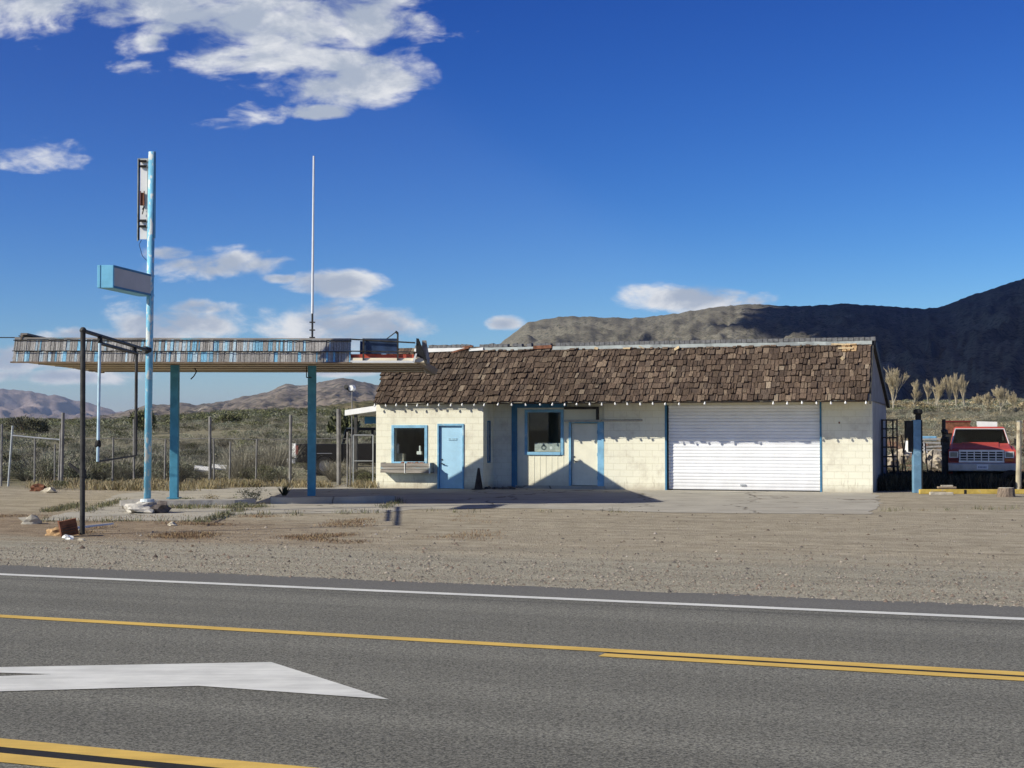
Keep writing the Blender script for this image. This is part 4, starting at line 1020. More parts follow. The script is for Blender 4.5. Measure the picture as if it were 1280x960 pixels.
# local: -y is the truck's front
m_ = MB()
# fenders/body sides profile (y,z), with wheel arches
def arch(yc, r_, z0_): return [(yc-r_*math.cos(a_), z0_+r_*math.sin(a_)) for a_ in [math.pi*k/8 for k in range(9)]]
prof = [(0.02, .62), (0.0, .80), (.0, 1.16), (.06, 1.20), (1.3, 1.30), (3.1, 1.30), (3.1, .52), (1.35, .50)]+[(y_, z_) for y_, z_ in reversed(arch(.92, .43, .42))]+[(.40, .55)]
m_.prism(prof, -1.0, -.86, 'x'); m_.prism(prof, .86, 1.0, 'x'); m_.box(-.86, .86, .10, 3.05, .55, 1.0); m_.box(-.86, .86, .01, .12, .66, .86)
m_.obj('body', RED, tk, bevel=.025)
m_ = MB()
m_.hexa([(-.96, .02, 1.14), (.96, .02, 1.14), (.93, 1.35, 1.28), (-.93, 1.35, 1.28), (-.88, .08, 1.235), (.88, .08, 1.235), (.86, 1.32, 1.40), (-.86, 1.32, 1.40)])
m_.hexa([(-.55, .10, 1.22), (.55, .10, 1.22), (.6, 1.32, 1.38), (-.6, 1.32, 1.38), (-.50, .16, 1.255), (.50, .16, 1.255), (.55, 1.30, 1.43), (-.55, 1.30, 1.43)])
m_.obj('hood', RED, tk, bevel=.03)
# cab: pillars + roof
m_ = MB(); zr0, zr1 = 1.84, 1.92
for s_ in (1, -1):
    m_.hexa([(s_*.90, 1.28, 1.36), (s_*.84, 1.28, 1.36), (s_*.84, 1.40, 1.36), (s_*.90, 1.40, 1.36), (s_*.78, 1.78, zr0), (s_*.72, 1.78, zr0), (s_*.72, 1.88, zr0), (s_*.78, 1.88, zr0)])
    m_.hexa([(s_*.90, 2.7, 1.3), (s_*.83, 2.7, 1.3), (s_*.83, 2.9, 1.3), (s_*.90, 2.9, 1.3), (s_*.78, 2.7, zr0), (s_*.72, 2.7, zr0), (s_*.72, 2.85, zr0), (s_*.78, 2.85, zr0)])
m_.hexa([(-.80, 1.74, zr0), (.80, 1.74, zr0), (.80, 2.9, zr0), (-.80, 2.9, zr0), (-.72, 1.82, zr1), (.72, 1.82, zr1), (.72, 2.85, zr1), (-.72, 2.85, zr1)])
m_.box(-.82, .82, 2.82, 2.88, 1.28, 1.45); m_.obj('cab', RED, tk, bevel=.02)
m_ = MB(); m_.hexa([(-.84, 1.30, 1.38), (.84, 1.30, 1.38), (.84, 1.312, 1.38), (-.84, 1.312, 1.38), (-.72, 1.78, 1.84), (.72, 1.78, 1.84), (.72, 1.792, 1.84), (-.72, 1.792, 1.84)]); m_.obj('windshield', glass_mat('windshield_glass', (.35, .42, .42), .03, .06), tk)
m_ = MB(); 
for (a_, c_) in (((-.87, 1.27, 1.375), (.87, 1.27, 1.375)), ((-.87, 1.27, 1.375), (-.745, 1.76, 1.85)), ((.87, 1.27, 1.375), (.745, 1.76, 1.85)), ((-.745, 1.76, 1.85), (.745, 1.76, 1.85))): m_.tube(a_, c_, .018, 6)
m_.obj('windshield_trim', CHR, tk)
m_ = MB(); m_.box(-.7, .7, 2.1, 2.3, 1.0, 1.55); m_.box(-.8, .8, 1.4, 1.6, 1.15, 1.37); m_.box(-.5, -.2, 2.0, 2.1, 1.5, 1.68); m_.box(.2, .5, 2.0, 2.1, 1.5, 1.68)
m_.tube((-.42, 1.65, 1.38), (-.40, 1.60, 1.62), .02, 6); m_.obj('seat', DARK, tk); MB().hexa([(-.80, 2.78, 1.3), (.80, 2.78, 1.3), (.80, 2.80, 1.3), (-.80, 2.80, 1.3), (-.72, 2.78, 1.83), (.72, 2.78, 1.83), (.72, 2.80, 1.83), (-.72, 2.80, 1.83)]) if False else MB().box(-.74, .74, 2.78, 2.80, 1.3, 1.84).obj('rear_window', DARK, tk)
m_ = MB(); m_.lathe([(.17, -.012), (.19, 0), (.17, .012)], (.38, 1.7, 1.44), 16); m_.obj('steering_wheel', BLK, tk)
# grille
m_ = MB(); gx0, gx1, gz0, gz1 = -.66, .62, .84, 1.17; m_.box(gx0, gx1, -.02, .01, gz0, gz1); m_.obj('grille_back', BLK, tk)
m_ = MB()
for i in range(7): x_ = gx0+(gx1-gx0)*i/6; m_.box(x_-.016, x_+.016, -.06, -.02, gz0, gz1)
for i in range(5): z_ = gz0+(gz1-gz0)*i/4; w_ = .030 if i in (0, 4) else .012; m_.box(gx0-.03, gx1+.03, -.065, -.021, z_-w_, z_+w_)
m_.obj('grille', CHR, tk)
for s_ in (1, -1):
    xc = .82*s_-.02
    hl = MB().box(xc-.14, xc+.14, -.03, .0, .95, 1.15).obj('headlight', CHR, tk, bevel=.008)
    MB().box(xc-.105, xc+.105, -.045, -.03, .985, 1.125).obj('lens', LAMP, hl, bevel=.01)
    MB().box(xc-.13, xc+.13, -.035, .0, .84, .93).obj('turn_signal', AMB if s_ > 0 else REDD, tk, bevel=.01)
m_ = MB(); m_.hexa([(-1.0, -.20, .55), (1.0, -.20, .55), (1.0, -.02, .52), (-1.0, -.02, .52), (-1.02, -.22, .77), (1.02, -.22, .77), (1.02, -.02, .80), (-1.02, -.02, .80)]); m_.obj('bumper', BUMP, tk, bevel=.02)
m_ = MB(); m_.box(-.17, .17, -.235, -.222, .60, .76); pt_ = m_.obj('licence_plate', WHITE, tk)
m_ = MB()
for i in range(6): m_.box(-.12+.042*i, -.095+.042*i, -.238, -.235, .64, .70)
m_.obj('plate_characters', M('plate_ink', (.25, .27, .35), .6, 0), pt_)
for s_ in (1, -1):
    m_ = MB(); m_.tube((s_*.93, 1.5, 1.35), (s_*1.12, 1.45, 1.42), .012, 6); m_.box(s_*1.12-.09, s_*1.12+.09, 1.40, 1.46, 1.32, 1.54); m_.obj('mirror', BLK, tk, bevel=.01)
    wheel(tk, .84*s_, .92, .38, .22, s_); wheel(tk, .84*s_, 4.3, .38, .22, s_)
m_ = MB(); m_.box(-.98, -.90, 3.2, 5.4, .6, 1.3); m_.box(.90, .98, 3.2, 5.4, .6, 1.3); m_.box(-.9, .9, 3.2, 5.4, .6, .7); m_.box(-.9, .9, 3.2, 3.26, .7, 1.3); m_.box(-.9, .9, 5.32, 5.4, .7, 1.3); m_.obj('bed', REDD, tk, bevel=.01)
m_ = MB(); m_.box(-.5, .5, .2, 4.8, .36, .54); m_.box(-.85, .85, 1.5, 3.0, .28, .52); m_.box(-.8, .8, 3.2, 3.9, .22, .6); m_.box(-.8, .8, 5.1, 5.4, .25, .6); m_.box(-.3, .3, .3, 1.4, .25, .36); m_.tube((-.8, .92, .38), (.8, .92, .38), .05, 8); m_.tube((-.8, 4.3, .38), (.8, 4.3, .38), .05, 8); m_.obj('chassis', BLK, tk)
# load behind cab / on roof
rb = root('rusty_red_box', 'rusty red metal box stacked behind the truck cab roof', 'box', TP+Vector((.30, 3.65, 1.3)), R(-15))
MB().box(-.42, .42, -.3, .3, .40, .78).obj('case', RUST, rb, bevel=.01); MB().box(-.38, .38, -.26, .26, -.6, .40).obj('stand', BLK, rb); MB().box(-.44, .44, -.32, .32, .78, .82).obj('lid', REDD, rb)
rb = root('white_load_box', 'white box strapped behind the truck cab', 'box', TP+Vector((1.22, 3.45, 1.3)), R(-15))
MB().hexa([(-.3, -.3, -.6), (.33, -.3, -.6), (.33, .3, -.6), (-.3, .3, -.6), (-.15, -.3, .82), (.33, -.3, .80), (.33, .3, .80), (-.15, .3, .82)]) if False else None
m_ = MB(); m_.hexa([(-.3, -.3, -.6), (.33, -.3, -.6), (.33, .3, -.6), (-.3, .3, -.6), (-.3, -.3, .80), (.33, -.3, .78), (.33, .3, .78), (-.3, .3, .80)]); m_.obj('case', WHITE, rb); m_ = MB(); m_.box(-.31, .34, -.02, .02, .81, .83); m_.obj('strap', BLK, rb)
# black pickup in the scrub (tail toward left, seen side on)
BP = Vector(((371-640)/F*60, 60, 0)); bt = root('black_pickup', 'black pickup truck with pale grey tailgate parked in the scrub behind the fence', 'truck', BP, R(16))
# local +x runs from tail to front; side facing camera at y=0
prof = [(0, .55), (0, 1.25), (2.05, 1.25), (2.12, 1.28), (2.25, 1.85), (2.5, 1.92), (3.6, 1.92), (3.8, 1.85), (4.35, 1.28), (5.5, 1.15), (5.7, .95), (5.7, .55)]
def body2(m_, y0, y1, pr): m_.prism([(a_, c_) for a_, c_ in pr], y0, y1, 'y')
low = [(0, .55), (0, 1.25), (2.1, 1.25), (4.4, 1.28), (5.5, 1.15), (5.7, .95), (5.7, .55), (5.1, .55)]+[(4.65+.42*math.cos(a_), .42+.42*math.sin(a_)) for a_ in [math.pi*k/8 for k in range(1, 8)]]+[(4.2, .5), (1.55, .5)]+[(1.1+.42*math.cos(a_), .42+.42*math.sin(a_)) for a_ in [math.pi*k/8 for k in range(1, 8)]]+[(.66, .5)]
m_ = MB(); body2(m_, 0, .1, low); body2(m_, 1.8, 1.9, low); m_.box(.05, 5.6, .1, 1.8, .6, .75); m_.box(2.1, 5.5, .1, 1.8, .75, 1.22); m_.obj('body', BLACKC, bt, bevel=.02)
m_ = MB(); up_ = [(2.1, 1.26), (2.25, 1.85), (2.45, 1.92), (3.5, 1.92), (3.7, 1.85), (4.4, 1.29), (4.2, 1.27), (3.62, 1.80), (2.35, 1.80), (2.22, 1.27)]
body2(m_, .08, .14, up_); body2(m_, 1.76, 1.82, up_); m_.box(2.3, 3.65, .1, 1.8, 1.86, 1.92); m_.box(3.0, 3.1, .09, .13, 1.27, 1.82); m_.obj('cab', BLACKC, bt)
m_ = MB(); m_.box(-.04, 0.0, .1, 1.8, .72, 1.28); m_.obj('tailgate', M('pale_tailgate', (.74, .74, .72), .45, .08), bt, bevel=.01)
m_ = MB(); m_.box(-.14, -.04, .05, 1.85, .50, .66); m_.obj('rear_bumper', CHR, bt, bevel=.01)
for y_ in (.0, 1.8): MB().box(-.02, .06, y_-.006, y_+.1, .85, 1.2).obj('tail_light', M('red_lens', (.35, .02, .02), .3, 0) if 'red_lens' not in bpy.data.materials else bpy.data.materials['red_lens'], bt)
def wheel2(x, y, side):
    w_ = wheel(bt, x, y, .40, .24, 1); w_.rotation_euler = (0, 0, R(90) if side < 0 else R(-90))
for x_ in (1.1, 4.65): wheel2(x_, .14, -1); wheel2(x_, 1.76, 1)
m_ = MB(); m_.box(.8, 1.4, -.008, .0, .88, .9); m_.obj('trim', CHR, bt)

# ------------------------------------------------------------------ right-hand yard
bp_ = P(1146, 615, 44.0)
po = root('blue_square_post', 'square blue steel post with dark cap standing right of the station', 'post', (bp_.x, 44.0, 0))
zt_ = P(1146, 525, 44).z
MB().box(-.11, .11, -.11, .11, 0, zt_).obj('post', M('pale_post_blue', (.16, .30, .42), .6, .12, 4, .2, col2=(.24, .40, .52), cover=.4, c2scale=3), po, bevel=.008)
m_ = MB(); m_.box(.11, .15, -.11, .11, .0, zt_); m_.box(-.01, .13, -.06, .06, zt_, zt_+.22); m_.lathe([(.10, 0), (.14, .04), (.13, .13), (.07, .16)], (.05, 0, zt_+.16), 12); m_.obj('cap', BLK, po)
m_ = MB(); m_.box(-.32, -.11, -.10, .10, P(1, 565, 44).z+.4, zt_-.02); m_.box(-.22, -.11, -.10, .10, P(1, 565, 44).z, P(1, 565, 44).z+.4); pieces(m_, 'dark_cabinet', BLK, po, .01)
# rack
rk = root('steel_rack', 'tall black steel ladder rack standing against the station end wall', 'rack', ((1102-640)/F*46.5, 46.5, 0))
m_ = MB(); zt_ = P(1110, 524, 46.5).z; rx1 = (1120-1101)/F*46.5
for x_ in (0.0, .14, rx1):
    for y_ in (0, .5): m_.box(x_-.02, x_+.02, y_-.02, y_+.02, 0, zt_)
pieces(m_, 'upright', BLACKP, rk)
m_ = MB()
for py in (525, 536, 547, 559, 571, 583):
    z_ = P(1, py, 46.5).z; m_.box(0, rx1, -.015, .015, z_-.02, z_+.02); m_.box(0, rx1, .485, .515, z_-.02, z_+.02); m_.box(rx1-.01, rx1+.01, 0, .5, z_-.02, z_+.02)
pieces(m_, 'shelf_rail', BLACKP, rk)
m_ = MB()
for i in range(14):
    x_ = rx1+random.uniform(.1, 1.1); m_.tube((x_, .2+random.random()*.4, 0), (x_+random.uniform(-.35, .2), .3, random.uniform(.7, 1.7)), .02, 5)
tag(m_.obj('scrap_rods', BLACKP), 'leaning dark scrap rods beside the black steel rack', 'scrap rods'); 
bpy.data.objects['scrap_rods'].location = rk.location
bsh = MB()  # dark lumps added for the yard's shadow, shade put into shape and colour
for i in range(7): bsh.blob((rx1+.1+i*.15, .3+random.random()*.4, .12+.15*random.random()), (.2, .25, .26-.02*i), i, 2, .7)
o = bsh.obj('shade_heap', M('heap_shade_dark', (.05, .045, .04), .9, .4, 6, .8, 12)); o.location = rk.location; tag(o, 'added dark heap standing in for shade between the rack and the blue post', 'shade heap')
# yellow kerb beams
def beam(px0, px1, py, w, h, mat, name, label, cat='beam', group=None, z_=0, rz=0):
    a_, c_ = G(px0, py), G(px1, py); L = c_.x-a_.x
    o_ = root(name, label, cat, (a_.x, a_.y, z_), rz, group)
    m_ = MB(); m_.box(0, L, 0, w, 0, h); q_ = m_.obj('timber', mat, o_, bevel=.012)
    return o_, L
YT = M('yellow_timber', (.60, .43, .10), .75, .12, 5, .3, col2=(.42, .34, .2), cover=.36, c2scale=5)
o_, L = beam(1150, 1256, 617.5, .14, .13, YT, 'yellow_parking_curb', 'long yellow painted timber curb in front of the red truck', 'curb')
MB().box(L*.52, L*.55, -.004, .10, .0, .12).obj('split', BLK, o_); 
o_, L = beam(1267, 1345, 617.5, .14, .13, YT, 'yellow_parking_curb', 'short end of yellow curb right of the wooden stump', 'curb'); MB().box(.0, .03, -.004, .1, .01, .11).obj('split', BLK, o_)
o_, L = beam(1163, 1192, 619, .15, .08, PALEW, 'weathered_plank', 'weathered grey plank lying against the yellow curb', 'plank'); MB().box(.1, L-.2, .02, .12, .081, .1).obj('splinter', WOOD, o_)
o_, L = beam(1173, 1196, 616.5, .16, .06, WOOD, 'brown_plank', 'brown plank piled on top of the yellow curb', 'plank', z_=.13); MB().box(.1, L-.1, .02, .12, .061, .1).obj('splinter', PALEW, o_)
sp_ = root('wooden_stump', 'cracked weathered wooden stump at the end of the yellow curb', 'stump', G(1258, 621))
m_ = MB(); m_.tube((0, 0, 0), (0, .0, .24), .25, 14, .22)
for v in m_.v: k_ = 1+.12*noise.noise(v*7); v.x *= k_; v.y *= k_
m_.obj('trunk', M('stump_bark', (.20, .155, .12), .9, .35, 12, .7, 30, stretch=(3, 3, .6)), sp_); MB().tube((0, 0, .235), (0, 0, .25), .20, 14).obj('cut_face', PALEW, sp_)
wp_ = root('pale_wooden_post', 'pale flaking wooden post at the right of the red truck', 'post', ((1272-640)/F*45.5, 45.5, 0))
m_ = MB(); m_.tube((0, 0, -.1), (.04, 0, P(1272, 527, 45.5).z), .085, 10, .07); m_.obj('shaft', M('flaking_post', (.50, .44, .32), .85, .2, 5, .5, 20, col2=(.25, .2, .14), cover=.42, c2scale=4, stretch=(1, 1, .5)), wp_); MB().tube((.04, 0, P(1272, 527, 45.5).z), (.04, 0, P(1272, 527, 45.5).z+.02), .075, 10).obj('top_cap', GALV, wp_)
sh_ = root('maroon_trailer', 'dark maroon trailer side at the right edge of the photo', 'trailer', ((1279.5-640)/F*49.5, 49.5, 0), R(-19))
MB().box(0, 2.2, 0, 3.5, .55, P(1278, 527, 47.5).z).obj('body', REDD, sh_, bevel=.02); MB().box(-.02, 2.22, -.02, .02, P(1278, 527, 47.5).z, P(1278, 527, 47.5).z+.05).obj('roof_rail', RUST, sh_)
wheel(sh_, .3, .8, .33, .2, -1); wheel(sh_, 1.9, .8, .33, .2, 1)
ft = root('leaning_tyre', 'old black tyre standing right of the red truck bumper', 'tyre', ((1263-640)/F*46, 46, 0), R(70))
t = MB().lathe([(.17, -.08), (.28, -.09), (.31, -.05), (.31, .05), (.28, .09), (.17, .08)], (0, 0, 0), 20)
for v in t.v: v.x, v.y, v.z = v.z, v.x, v.y+.30
t.obj('tread', TYRE, ft, smooth=True)
dp = root('dark_mast', 'dark scarred post with clamps just left of the red truck', 'post', ((1179.5-640)/F*47.5, 47.5, 0))
MB().tube((0, 0, 0), (0, 0, P(1179, 524, 47.5).z), .06, 8).obj('shaft', BLACKP, dp); m_ = MB()
for z_ in (1.1, 1.5, 1.75): m_.blob((0, -.03, z_), (.12, .1, .10), int(z_*9), 1, .5)
m_.box(-.06, .16, -.06, .06, .5, 1.6); m_.obj('clamp', BLACKP, dp)
# trailer with slats far right + van
tr_ = root('lumber_stack', 'stack of grey lumber slats behind the blue post', 'lumber', P(1166, 570, 66)*Vector((1, 1, 0)) if False else (P(1166, 570, 66).x, 66, 0))
pz = [P(1, y_, 66).z for y_ in (549, 553.5, 558, 562.5, 566)]
m_ = MB()
for i, z_ in enumerate(pz): m_.rbox((-.1+.1*i, 0, z_), (1.0+.1*i, .4, .07), (0, R(random.uniform(-6, 4)), 0))
pieces(m_, 'slat', M('grey_lumber', (.42, .40, .37), .8, .2), tr_); m_ = MB(); m_.box(-.5, -.4, 0, .1, 0, pz[0]); m_.box(.4, .5, 0, .1, 0, pz[0]-.1); pieces(m_, 'bearer', BLK, tr_)
vn = root('white_camper_shell', 'white and pale blue camper shell lying behind the blue post', 'camper shell', (P(1157, 560, 72).x, 72, 0))
m_ = MB(); a_, c_ = P(1, 566, 72).z, P(1, 551, 72).z; m_.hexa([(-.75, 0, a_), (.1, 0, a_), (.1, 1, a_), (-.75, 1, a_), (-.75, 0, c_), (-.1, 0, c_), (-.1, 1, c_), (-.75, 1, c_)]); m_.obj('shell', WHITE, vn)
m_ = MB(); m_.box(-.5, .55, 0, 1, c_+.01, c_+.22); m_.obj('top', BLUE, vn, bevel=.05)
for i, (px, py, D_, sz, lab) in enumerate(((1128, 571, 60, .35, 'pale boulder heap behind the black rack'), (1117, 577, 58, .28, 'whitish rock at the foot of the black rack'), (1165, 572, 62, .4, 'cream rock pile under the lumber stack'), (1179, 577, 60, .25, 'small pale rock left of the truck'))):
    p = P(px, py, D_); m_ = MB()
    for k in range(4): m_.blob((random.uniform(-.3, .3), random.uniform(-.2, .2), random.uniform(-.1, .08)), (sz*random.uniform(.5, 1), sz*.7, sz*random.uniform(.5, .9)), i*5+k, 2, .5)
    o = m_.obj('rock', M('pale_rock%d' % i, (.42, .36, .28), .95, .2, 6, .5)); o.location = p; tag(o, lab, 'rock')

# ------------------------------------------------------------------ small things out front
cn = root('traffic_cone', 'dark traffic cone standing in shade between blue door and bay corner', 'cone', A0+eu*(U(599, -.25))+ev*(-.3), YAW)
MB().tube((0, 0, .03), (0, 0, .66), .13, 16, .03).obj('cone_body', M('dirty_dark_cone', (.045, .035, .03), .7, .2), cn); MB().box(-.17, .17, -.17, .17, 0, .03).obj('base', BLK, cn, bevel=.01)
m_ = MB()
for i in range(8): m_.blob((random.uniform(-.5, .5), random.uniform(-.2, .2), .03), (random.uniform(.06, .18), .08, .05), i, 1, .5)
o = m_.obj('rubble', M('dark_rubble', (.12, .11, .10), .9, .3, 9, .5)); o.location = A0+eu*U(620, .2)+ev*.3; tag(o, 'small heap of rubble at the shaded corner of the bay', 'rubble', kind='stuff')
# rusty box debris
db = root('rusty_open_box', 'rusty brown open box tipped on the ground left of the gallows post', 'box', G(86, 671), R(20))
m_ = MB(); m_.rbox((0, 0, .16), (.28, .03, .27), (R(15), R(-12), 0)); m_.rbox((-.12, .12, .14), (.02, .24, .25), (0, R(-12), R(10))); m_.rbox((.13, .12, .16), (.02, .24, .25), (0, R(-12), 0)); m_.rbox((0, .12, .03), (.26, .24, .02), (0, R(-6), 0)); m_.obj('case', RUST, db)
m_ = MB()
for i in range(5): m_.rbox((0, -.02+.0, .07+.045*i), (.22, .02, .006), (R(15), R(-12), 0))
m_.obj('rib', BLACKP, db)
dm = MB(); dm.blob((0, 0, 0), (.30, .22, .13), 4, 3, .35); o = dm.obj('dirt_mound', M('ochre_dirt', (.42, .27, .14), .95, .2, 9, .5)); o.location = G(74, 669)+Vector((0, .1, 0)); tag(o, 'ochre dirt mound beside the rusty open box', 'dirt mound')
bd_ = root('fallen_white_board', 'narrow white board lying on the weeds near the gallows post', 'board', G(96, 663), 0); a_ = G(141, 659)-G(96, 663)
MB().hexa([(0, 0, .03), (a_.x, a_.y, .05), (a_.x, a_.y+.06, .05), (0, .06, .03), (0, 0, .07), (a_.x, a_.y, .08), (a_.x, a_.y+.06, .08), (0, .06, .07)]).obj if False else None
m_ = MB(); m_.hexa([(0, 0, .03), (a_.x, a_.y, .05), (a_.x, a_.y+.06, .05), (0, .06, .03), (0, 0, .07), (a_.x, a_.y, .08), (a_.x, a_.y+.06, .08), (0, .06, .07)]); m_.obj('plank', WHITE, bd_); m_ = MB(); m_.box(-.05, .05, -.03, .08, .0, .03); m_.obj('nail_plate', PALEW, bd_)
for (px, py, s_, lab, mt) in ((85, 674, .10, 'white rock beside the rusty open box', WHITE), (102, 676, .06, 'small cream stone at the foot of the gallows post', PALEW), (38, 655, .22, 'flat grey slab at the left end of the apron', CONC), (48, 614, .25, 'brown rock at left below the pipe rail fence', RUST), (62, 616, .22, 'tan broken rock beside the brown rock', PALEW), (140, 599, .26, 'pale grey boulder at the fence behind the sign pole', WHITE), (172, 600, .3, 'white stone lump just left of the blue sign pole', WHITE), (215, 657, .09, 'small broken concrete piece right of the plinth', PALEW), (1085, 612, .12, 'dark stone at the right corner of the station', RUST)):
    m_ = MB(); m_.blob((0, 0, s_*.2), (s_, s_*.7, s_*.5), px, 2, .55); o = m_.obj('rock', mt); o.location = G(px, py); tag(o, lab, 'rock')
def debris(px, py, D_, lab):
    o_ = root('bent_sheet', lab, 'metal sheet', (P(px, py, D_).x, D_, P(px, py, D_).z))
    MB().rbox((0, 0, 0), (.5, .3, .06), (R(25), R(6), R(10))).obj('panel', WHITE, o_); MB().rbox((-.1, .15, .06), (.2, .12, .10), (0, 0, 0)).obj('bracket', GALV, o_)
debris(252, 586, 52, 'white bent scrap panel lying in brush behind the fence'); debris(274, 584, 53, 'grey scrap panel right of the white one behind the fence')

# ------------------------------------------------------------------ vegetation
def nmesh(name, V, Fq, C, mat, quad=True):
    """big mesh from numpy arrays; Fq (n,4); C (n,3)"""
    me = bpy.data.meshes.new(name); nf = len(Fq); k = Fq.shape[1]
    me.vertices.add(len(V)); me.vertices.foreach_set('co', V.astype(np.float32).ravel())
    me.loops.add(nf*k); me.loops.foreach_set('vertex_index', Fq.astype(np.int32).ravel())
    me.polygons.add(nf); me.polygons.foreach_set('loop_start', np.arange(0, nf*k, k, dtype=np.int32)); me.polygons.foreach_set('loop_total', np.full(nf, k, dtype=np.int32))
    me.update(calc_edges=True)
    at = me.color_attributes.new('Col', 'FLOAT_COLOR', 'CORNER'); cc = np.ones((nf, k, 4), np.float32); cc[:, :, :3] = C[:, None, :]; at.data.foreach_set('color', cc.ravel())
    me.materials.append(mat); o = bpy.data.objects.new(name, me); COL.objects.link(o); return o
LEAF = M('scrub_leaf', (1, 1, 1), .9, 0, attr=True, spec=.1)
def blades(c, d_, w, ln):
    """c (n,3) base, d_ (n,3) direction, w width, ln length -> quads"""
    n = len(c); d_ = d_/np.linalg.norm(d_, axis=1)[:, None]
    r_ = rng.normal(size=(n, 3)); s_ = np.cross(d_, r_); s_ /= np.linalg.norm(s_, axis=1)[:, None]
    w = np.broadcast_to(w, (n,))[:, None]; ln = np.broadcast_to(ln, (n,))[:, None]
    e_ = c+d_*ln
    V = np.stack([c-s_*w/2, c+s_*w/2, e_+s_*w*.3, e_-s_*w*.3], 1).reshape(-1, 3)
    return V, np.arange(4*n).reshape(n, 4)
def bush(n, leaf, pal, twig=.12, lobes=5):
    """sagebrush: lobes of upright leaf blades, unit radius ~1, height ~1"""
    cs = []; ds = []
    L = [(rng.uniform(-.55, .55), rng.uniform(-.55, .55), rng.uniform(.35, .62), rng.uniform(.35, .6)) for _ in range(lobes)]+[(0, 0, .45, .62)]
    lb = rng.integers(0, len(L), n); P_ = np.array(L)[lb]
    v = rng.normal(size=(n, 3)); v /= np.linalg.norm(v, axis=1)[:, None]; v[:, 2] = np.where(v[:, 2] < -.5, -v[:, 2], v[:, 2])
    rr = rng.uniform(.45, 1, n)**.5
    c = np.stack([P_[:, 0]+v[:, 0]*P_[:, 3]*rr, P_[:, 1]+v[:, 1]*P_[:, 3]*rr, P_[:, 2]+v[:, 2]*P_[:, 3]*.75*rr], 1); c[:, 2] = np.abs(c[:, 2])+.01
    dd_ = v*.7+np.array([0, 0, .35])+rng.normal(size=(n, 3))*.6
    V, Fq = blades(c, dd_, leaf*rng.uniform(.5, 1.2, n), leaf*rng.uniform(1.0, 2.6, n))
    pal = np.array(pal); C = pal[rng.integers(0, len(pal), n)]*rng.uniform(.65, 1.3, n)[:, None]
    tw = int(n*twig)
    a = rng.uniform(0, 6.28, tw); sp = rng.uniform(.1, .8, tw); tcol = np.array([.28, .26, .205])
    b0 = np.stack([.1*np.cos(a), .1*np.sin(a), np.zeros(tw)], 1); d0 = np.stack([sp*np.cos(a), sp*np.sin(a), rng.uniform(.6, 1.1, tw)], 1)
    V2, F2 = blades(b0, d0, leaf*.35, np.linalg.norm(d0, axis=1)*rng.uniform(.8, 1.1, tw))
    return np.vstack([V, V2]), np.vstack([Fq, F2+len(V)]), np.vstack([C, np.tile(tcol, (tw, 1))*rng.uniform(.6, 1.6, tw)[:, None]])
SAGE = [(.20, .21, .155), (.25, .255, .19), (.15, .165, .11), (.31, .305, .23), (.10, .115, .075)]
OLIVE = [(.12, .13, .065), (.16, .17, .085), (.09, .10, .05), (.21, .205, .115)]
STRAW = [(.34, .27, .15), (.42, .34, .20), (.28, .22, .12), (.38, .32, .22)]
DRY = [(.29, .27, .20), (.24, .225, .17), (.38, .35, .27), (.17, .165, .12)]
def scatter(name, tmpls, pos, size, kinds, label, hs=.85):
    Vs, Fs, Cs = [], [], []; off = 0
    for (x, y), s_, k in zip(pos, size, kinds):
        V, Fq, C = tmpls[k]; a = rng.uniform(0, 6.28); ca, sa = math.cos(a), math.sin(a)
        W_ = np.empty_like(V); W_[:, 0] = (V[:, 0]*ca-V[:, 1]*sa)*s_+x; W_[:, 1] = (V[:, 0]*sa+V[:, 1]*ca)*s_+y; W_[:, 2] = V[:, 2]*s_*hs*rng.uniform(.7, 1.15)+hgt(x, y)-.03
        Vs.append(W_); Fs.append(Fq+off); Cs.append(C*rng.uniform(.5, 1.5)); off += len(V)
    o = nmesh(name, np.vstack(Vs), np.vstack(Fs), np.vstack(Cs), LEAF); tag(o, label, 'scrub', kind='stuff'); return o
near_t = [bush(2000, .028, p) for p in (SAGE, SAGE, OLIVE, DRY, SAGE)]
mid_t = [bush(420, .045, p) for p in (SAGE, OLIVE, SAGE, DRY, OLIVE, STRAW)]
far_t = [bush(120, .085, p, .05) for p in (OLIVE, SAGE, OLIVE, STRAW, DRY)]
def inyard(x, y):
    s = x/y; px = 640+s*F
    if 355 < px < 500 and 52 < y < 66: return True
    if -5 < x < 16 and y < 60: return True
    if px > 1090 and y < 62: return True
    return False
pos = []
while len(pos) < 430:
    y = rng.uniform(51.5, 95); px = rng.uniform(-60, 1340); x = (px-640)/F*y
    if inyard(x, y) or (470 < px < 1090): continue
    if px > 1090 and rng.random() < .6: continue
    if noise.noise(Vector((x*.15, y*.15, 1))) < -.1: continue
    pos.append((x, y))
scatter('sagebrush_scrub', near_t, pos, rng.uniform(.4, 1.05, len(pos)), rng.integers(0, 5, len(pos)), 'grey green sagebrush covering the flat just beyond the fence')
pos = []
while len(pos) < 1500:
    y = 90+(rng.random()**1.2)*150; px = rng.uniform(-120, 1400); x = (px-640)/F*y
    if 490 < px < 1080: continue
    if 1090 < px and y < 105 and rng.random() < .8: continue
    if noise.noise(Vector((x*.06, y*.05, 1))) < -.1: continue
    pos.append((x, y))
ps = np.array(pos); kd = rng.integers(0, 5, len(pos)); kd = np.where(ps[:, 0] > 20, np.where(rng.random(len(pos)) < .35, 5, np.where(rng.random(len(pos)) < .5, 3, 2)), kd)
scatter('olive_scrub', mid_t, pos, rng.uniform(.4, 1.15, len(pos)), kd, 'olive and tan desert scrub spreading over the middle distance')
pos = []
